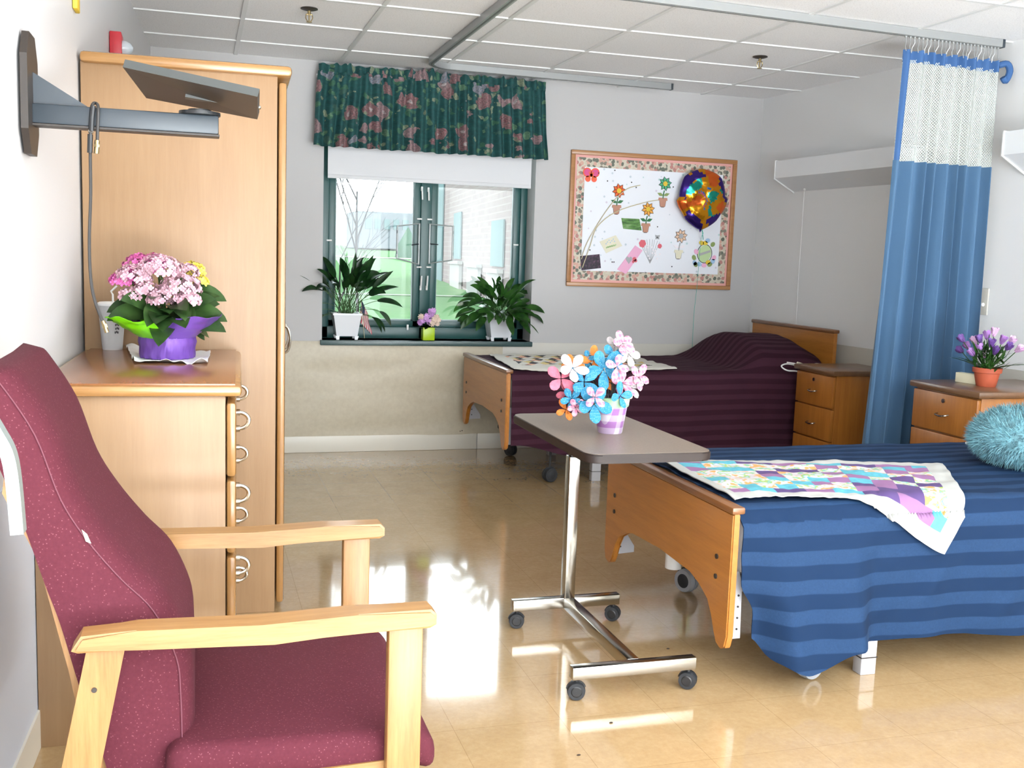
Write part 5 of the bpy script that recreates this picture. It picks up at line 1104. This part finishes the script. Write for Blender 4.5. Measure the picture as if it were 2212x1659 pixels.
# ================================================================ CURTAIN
cu_ = thing('privacy_curtain', 'blue privacy curtain with pale net top hanging from the ceiling track', 'curtain', (3.5, -2.17, 0)); oc_ = cu_.location.copy()
e0_ = at(2160, 103, z=ZT); trk = lambda x: e0_.y+(e1.y-e0_.y)*(x-e0_.x)/(e1.x-e0_.x)
zc0 = 1.79; ztop = 2.285
def cur(u, z, amp=1.0):
    # u along the cloth, gathered width tapers out towards the floor on the left
    k = max(0, min(1, (ztop-z)/ztop)); xl_ = 3.455-.075*k-.02*k*k; xr_ = 4.035
    lowf = ss(1.15, .55, z)      # right part swings back behind the nightstand
    x = xl_+(xr_-xl_)*u**.93
    a = 2*PI*8.5*u+3.2*nz(u*4.2, z*.3, 5); am = (.020+.030*k)*amp
    y = trk(x)-am*math.sin(a)-.010*math.sin(2.3*a+1)*k
    x += .012*math.cos(a)*k
    if z < 1.0: y += .0
    return Vector((x, y, z))-oc_
def lower(u, v):
    z = .06+(zc0-.06)*v; return cur(u, z)
obj('curtain_panel', sheet(lower, 330, 40, thick=.003), 'bluecurtain', cu_)
obj('mesh_top', sheet(lambda u, v: cur(u, zc0+(ztop-.02-zc0)*v, .75), 220, 14, uvs=lambda u, v: (u*1.3, v*.5)), 'net', cu_)
obj('top_band', sheet(lambda u, v: cur(u, ztop-.035+.055*v+.008*nz(u*30, 2), .9), 240, 4, thick=.003), 'blueband', cu_)
obj('side_band', sheet(lambda u, v: cur(.0+.055*u, zc0+(ztop-zc0)*v, .75)+Vector((0, -.006, 0)), 8, 14, thick=.003), 'blueband', cu_)
bm = B(); p_ = cur(1.0, ztop); tube(bm, [p_, p_+Vector((.03, -.02, .005)), p_+Vector((.045, -.025, -.03)), p_+Vector((.03, -.02, -.075)), p_+Vector((.012, -.02, -.06))], .016, 10, sub=4); obj('loose_corner', bm, 'blueband', cu_)
for i in range(26):
    u = (i+.3)/26; p_ = cur(u, ztop+.012, .9); bm = B(); xx = p_.x; yy = trk(p_.x+oc_.x)-oc_.y
    tube(bm, [(xx, yy, ZT), (xx+.003, yy, ZT-.03), (xx-.004, (yy+p_.y)/2, ZT-.05), p_], .0022, 6); box(bm, (xx, yy, ZT-.003), (.010, .010, .012), .002); obj('curtain_hook', bm, 'greymetal', cu_)
# ================================================================ RIGHT WALL FITTINGS
def fixture(y0, y1, label, cord=True):
    xw = RW((y0+y1)/2); t_ = thing('bed_light', label, 'wall light', (RW(y0), y0, 0), .052, 'overbed wall lights'); yl_ = y1-y0
    sl = -.052
    bm = B(); pr = [(-.155, 1.945), (-.155, 1.835), (0.0, 1.755), (0.01, 1.775), (-.145, 1.85), (-.145, 1.93), (-.02, 1.935), (-.02, 1.945)]
    A_ = [bm.verts.new((x, 0, z)) for x, z in pr]; B_ = [bm.verts.new((x-sl*-0, yl_, z)) for x, z in pr]; n = len(pr); bm.faces.new(A_); bm.faces.new(B_[::-1])
    for i in range(n): bm.faces.new((A_[i], A_[(i+1) % n], B_[(i+1) % n], B_[i]))
    obj('light_housing', bm, 'lit', t_, smooth=False)
    for yy in (0, yl_-.006): bm = B(); prism(bm, [(-.16, 1.95), (-.16, 1.83), (0.0, 1.745), (0.0, 1.95)], (0, yy, 0), (1, 0, 0), (0, 0, 1), (0, .006, 0)); obj('end_cap', bm, 'white', t_, smooth=False)
    bm = B(); prism(bm, [(-.144, 1.842), (-.014, 1.776), (-.014, 1.79), (-.144, 1.856)], (0, .01, 0), (1, 0, 0), (0, 0, 1), (0, yl_-.02, 0)); obj('diffuser', bm, 'diffuser', t_, smooth=False)
    if cord:
        bm = B(); tube(bm, [(-.03, yl_-.16, 1.77), (-.03, yl_-.16, 1.2), (-.028, yl_-.165, .78)], .0018, 5); ball(bm, (-.03, yl_-.16, 1.762), .008, 8, 6); obj('pull_cord', bm, 'white', t_)
        bm = B(); box(bm, (-.08, yl_*.45, 1.80), (.02, .05, .008), .002, (0, .47, 0)); obj('switch', bm, 'white', t_)
    return t_
fixture(-1.62, -.42, 'long white overbed light on the right wall above the far bed')
fixture(-3.6, -2.33, 'white overbed light cut by the right edge of the view', False)
po = at(2121, 650, x=RW(-2.3)-.008); ou = thing('wall_outlet', 'grey wall outlet with a white plug to the right of the blue curtain', 'outlet', (RW(po.y), po.y, po.z))
bm = B(); box2(bm, (-.008, -.05, -.07), (0, .05, .065), .002); obj('cover_plate', bm, 'vinyl_grey', ou)
wc = thing('power_cord', 'white cord hanging from the wall outlet behind the tulips', 'cord', (RW(po.y)-.01, po.y, po.z)); o3 = wc.location.copy(); xx = RW(-2.3)-.04
cq = lambda px, py: at(px, py, x=xx)-o3
bm = B(); tube(bm, [cq(2124, 657), cq(2112, 658), cq(2108, 672), cq(2110, 690), cq(2112, 712), cq(2113, 740)], .005, 8, sub=5); obj('cord_wire', bm, 'white', wc)
bm = B(); cyl(bm, cq(2124, 658), cq(2114, 657), .009, n=12); obj('plug', bm, 'white', wc)
pq = at(2098, 956, z=.585); bm = B(); a_, b_, c_ = at(2087, 957, z=.583), at(2105, 955, z=.585), at(2120, 962, z=.59); tube(bm, [(0, 0, 0), b_-a_, c_-a_], .005, 8, sub=4); o = obj('call_cord', bm, 'white', None, label='short end of white cord beside the shaggy aqua cushion', cat='cord'); o.location = a_
# floor scuffs and crumbs
for px, py in ((1320, 1562), (1250, 1632), (1443, 1402), (1258, 1331)):
    p = at(px, py, z=0); bm = B(); ball(bm, (0, 0, .0015), (.006, .003, .0018), 8, 5); o = obj('floor_crumb', bm, 'soil', None, label='tiny dark crumb lying on the beige vinyl floor', cat='crumb', group='crumbs on the floor'); o.location = (p.x, p.y, 0)
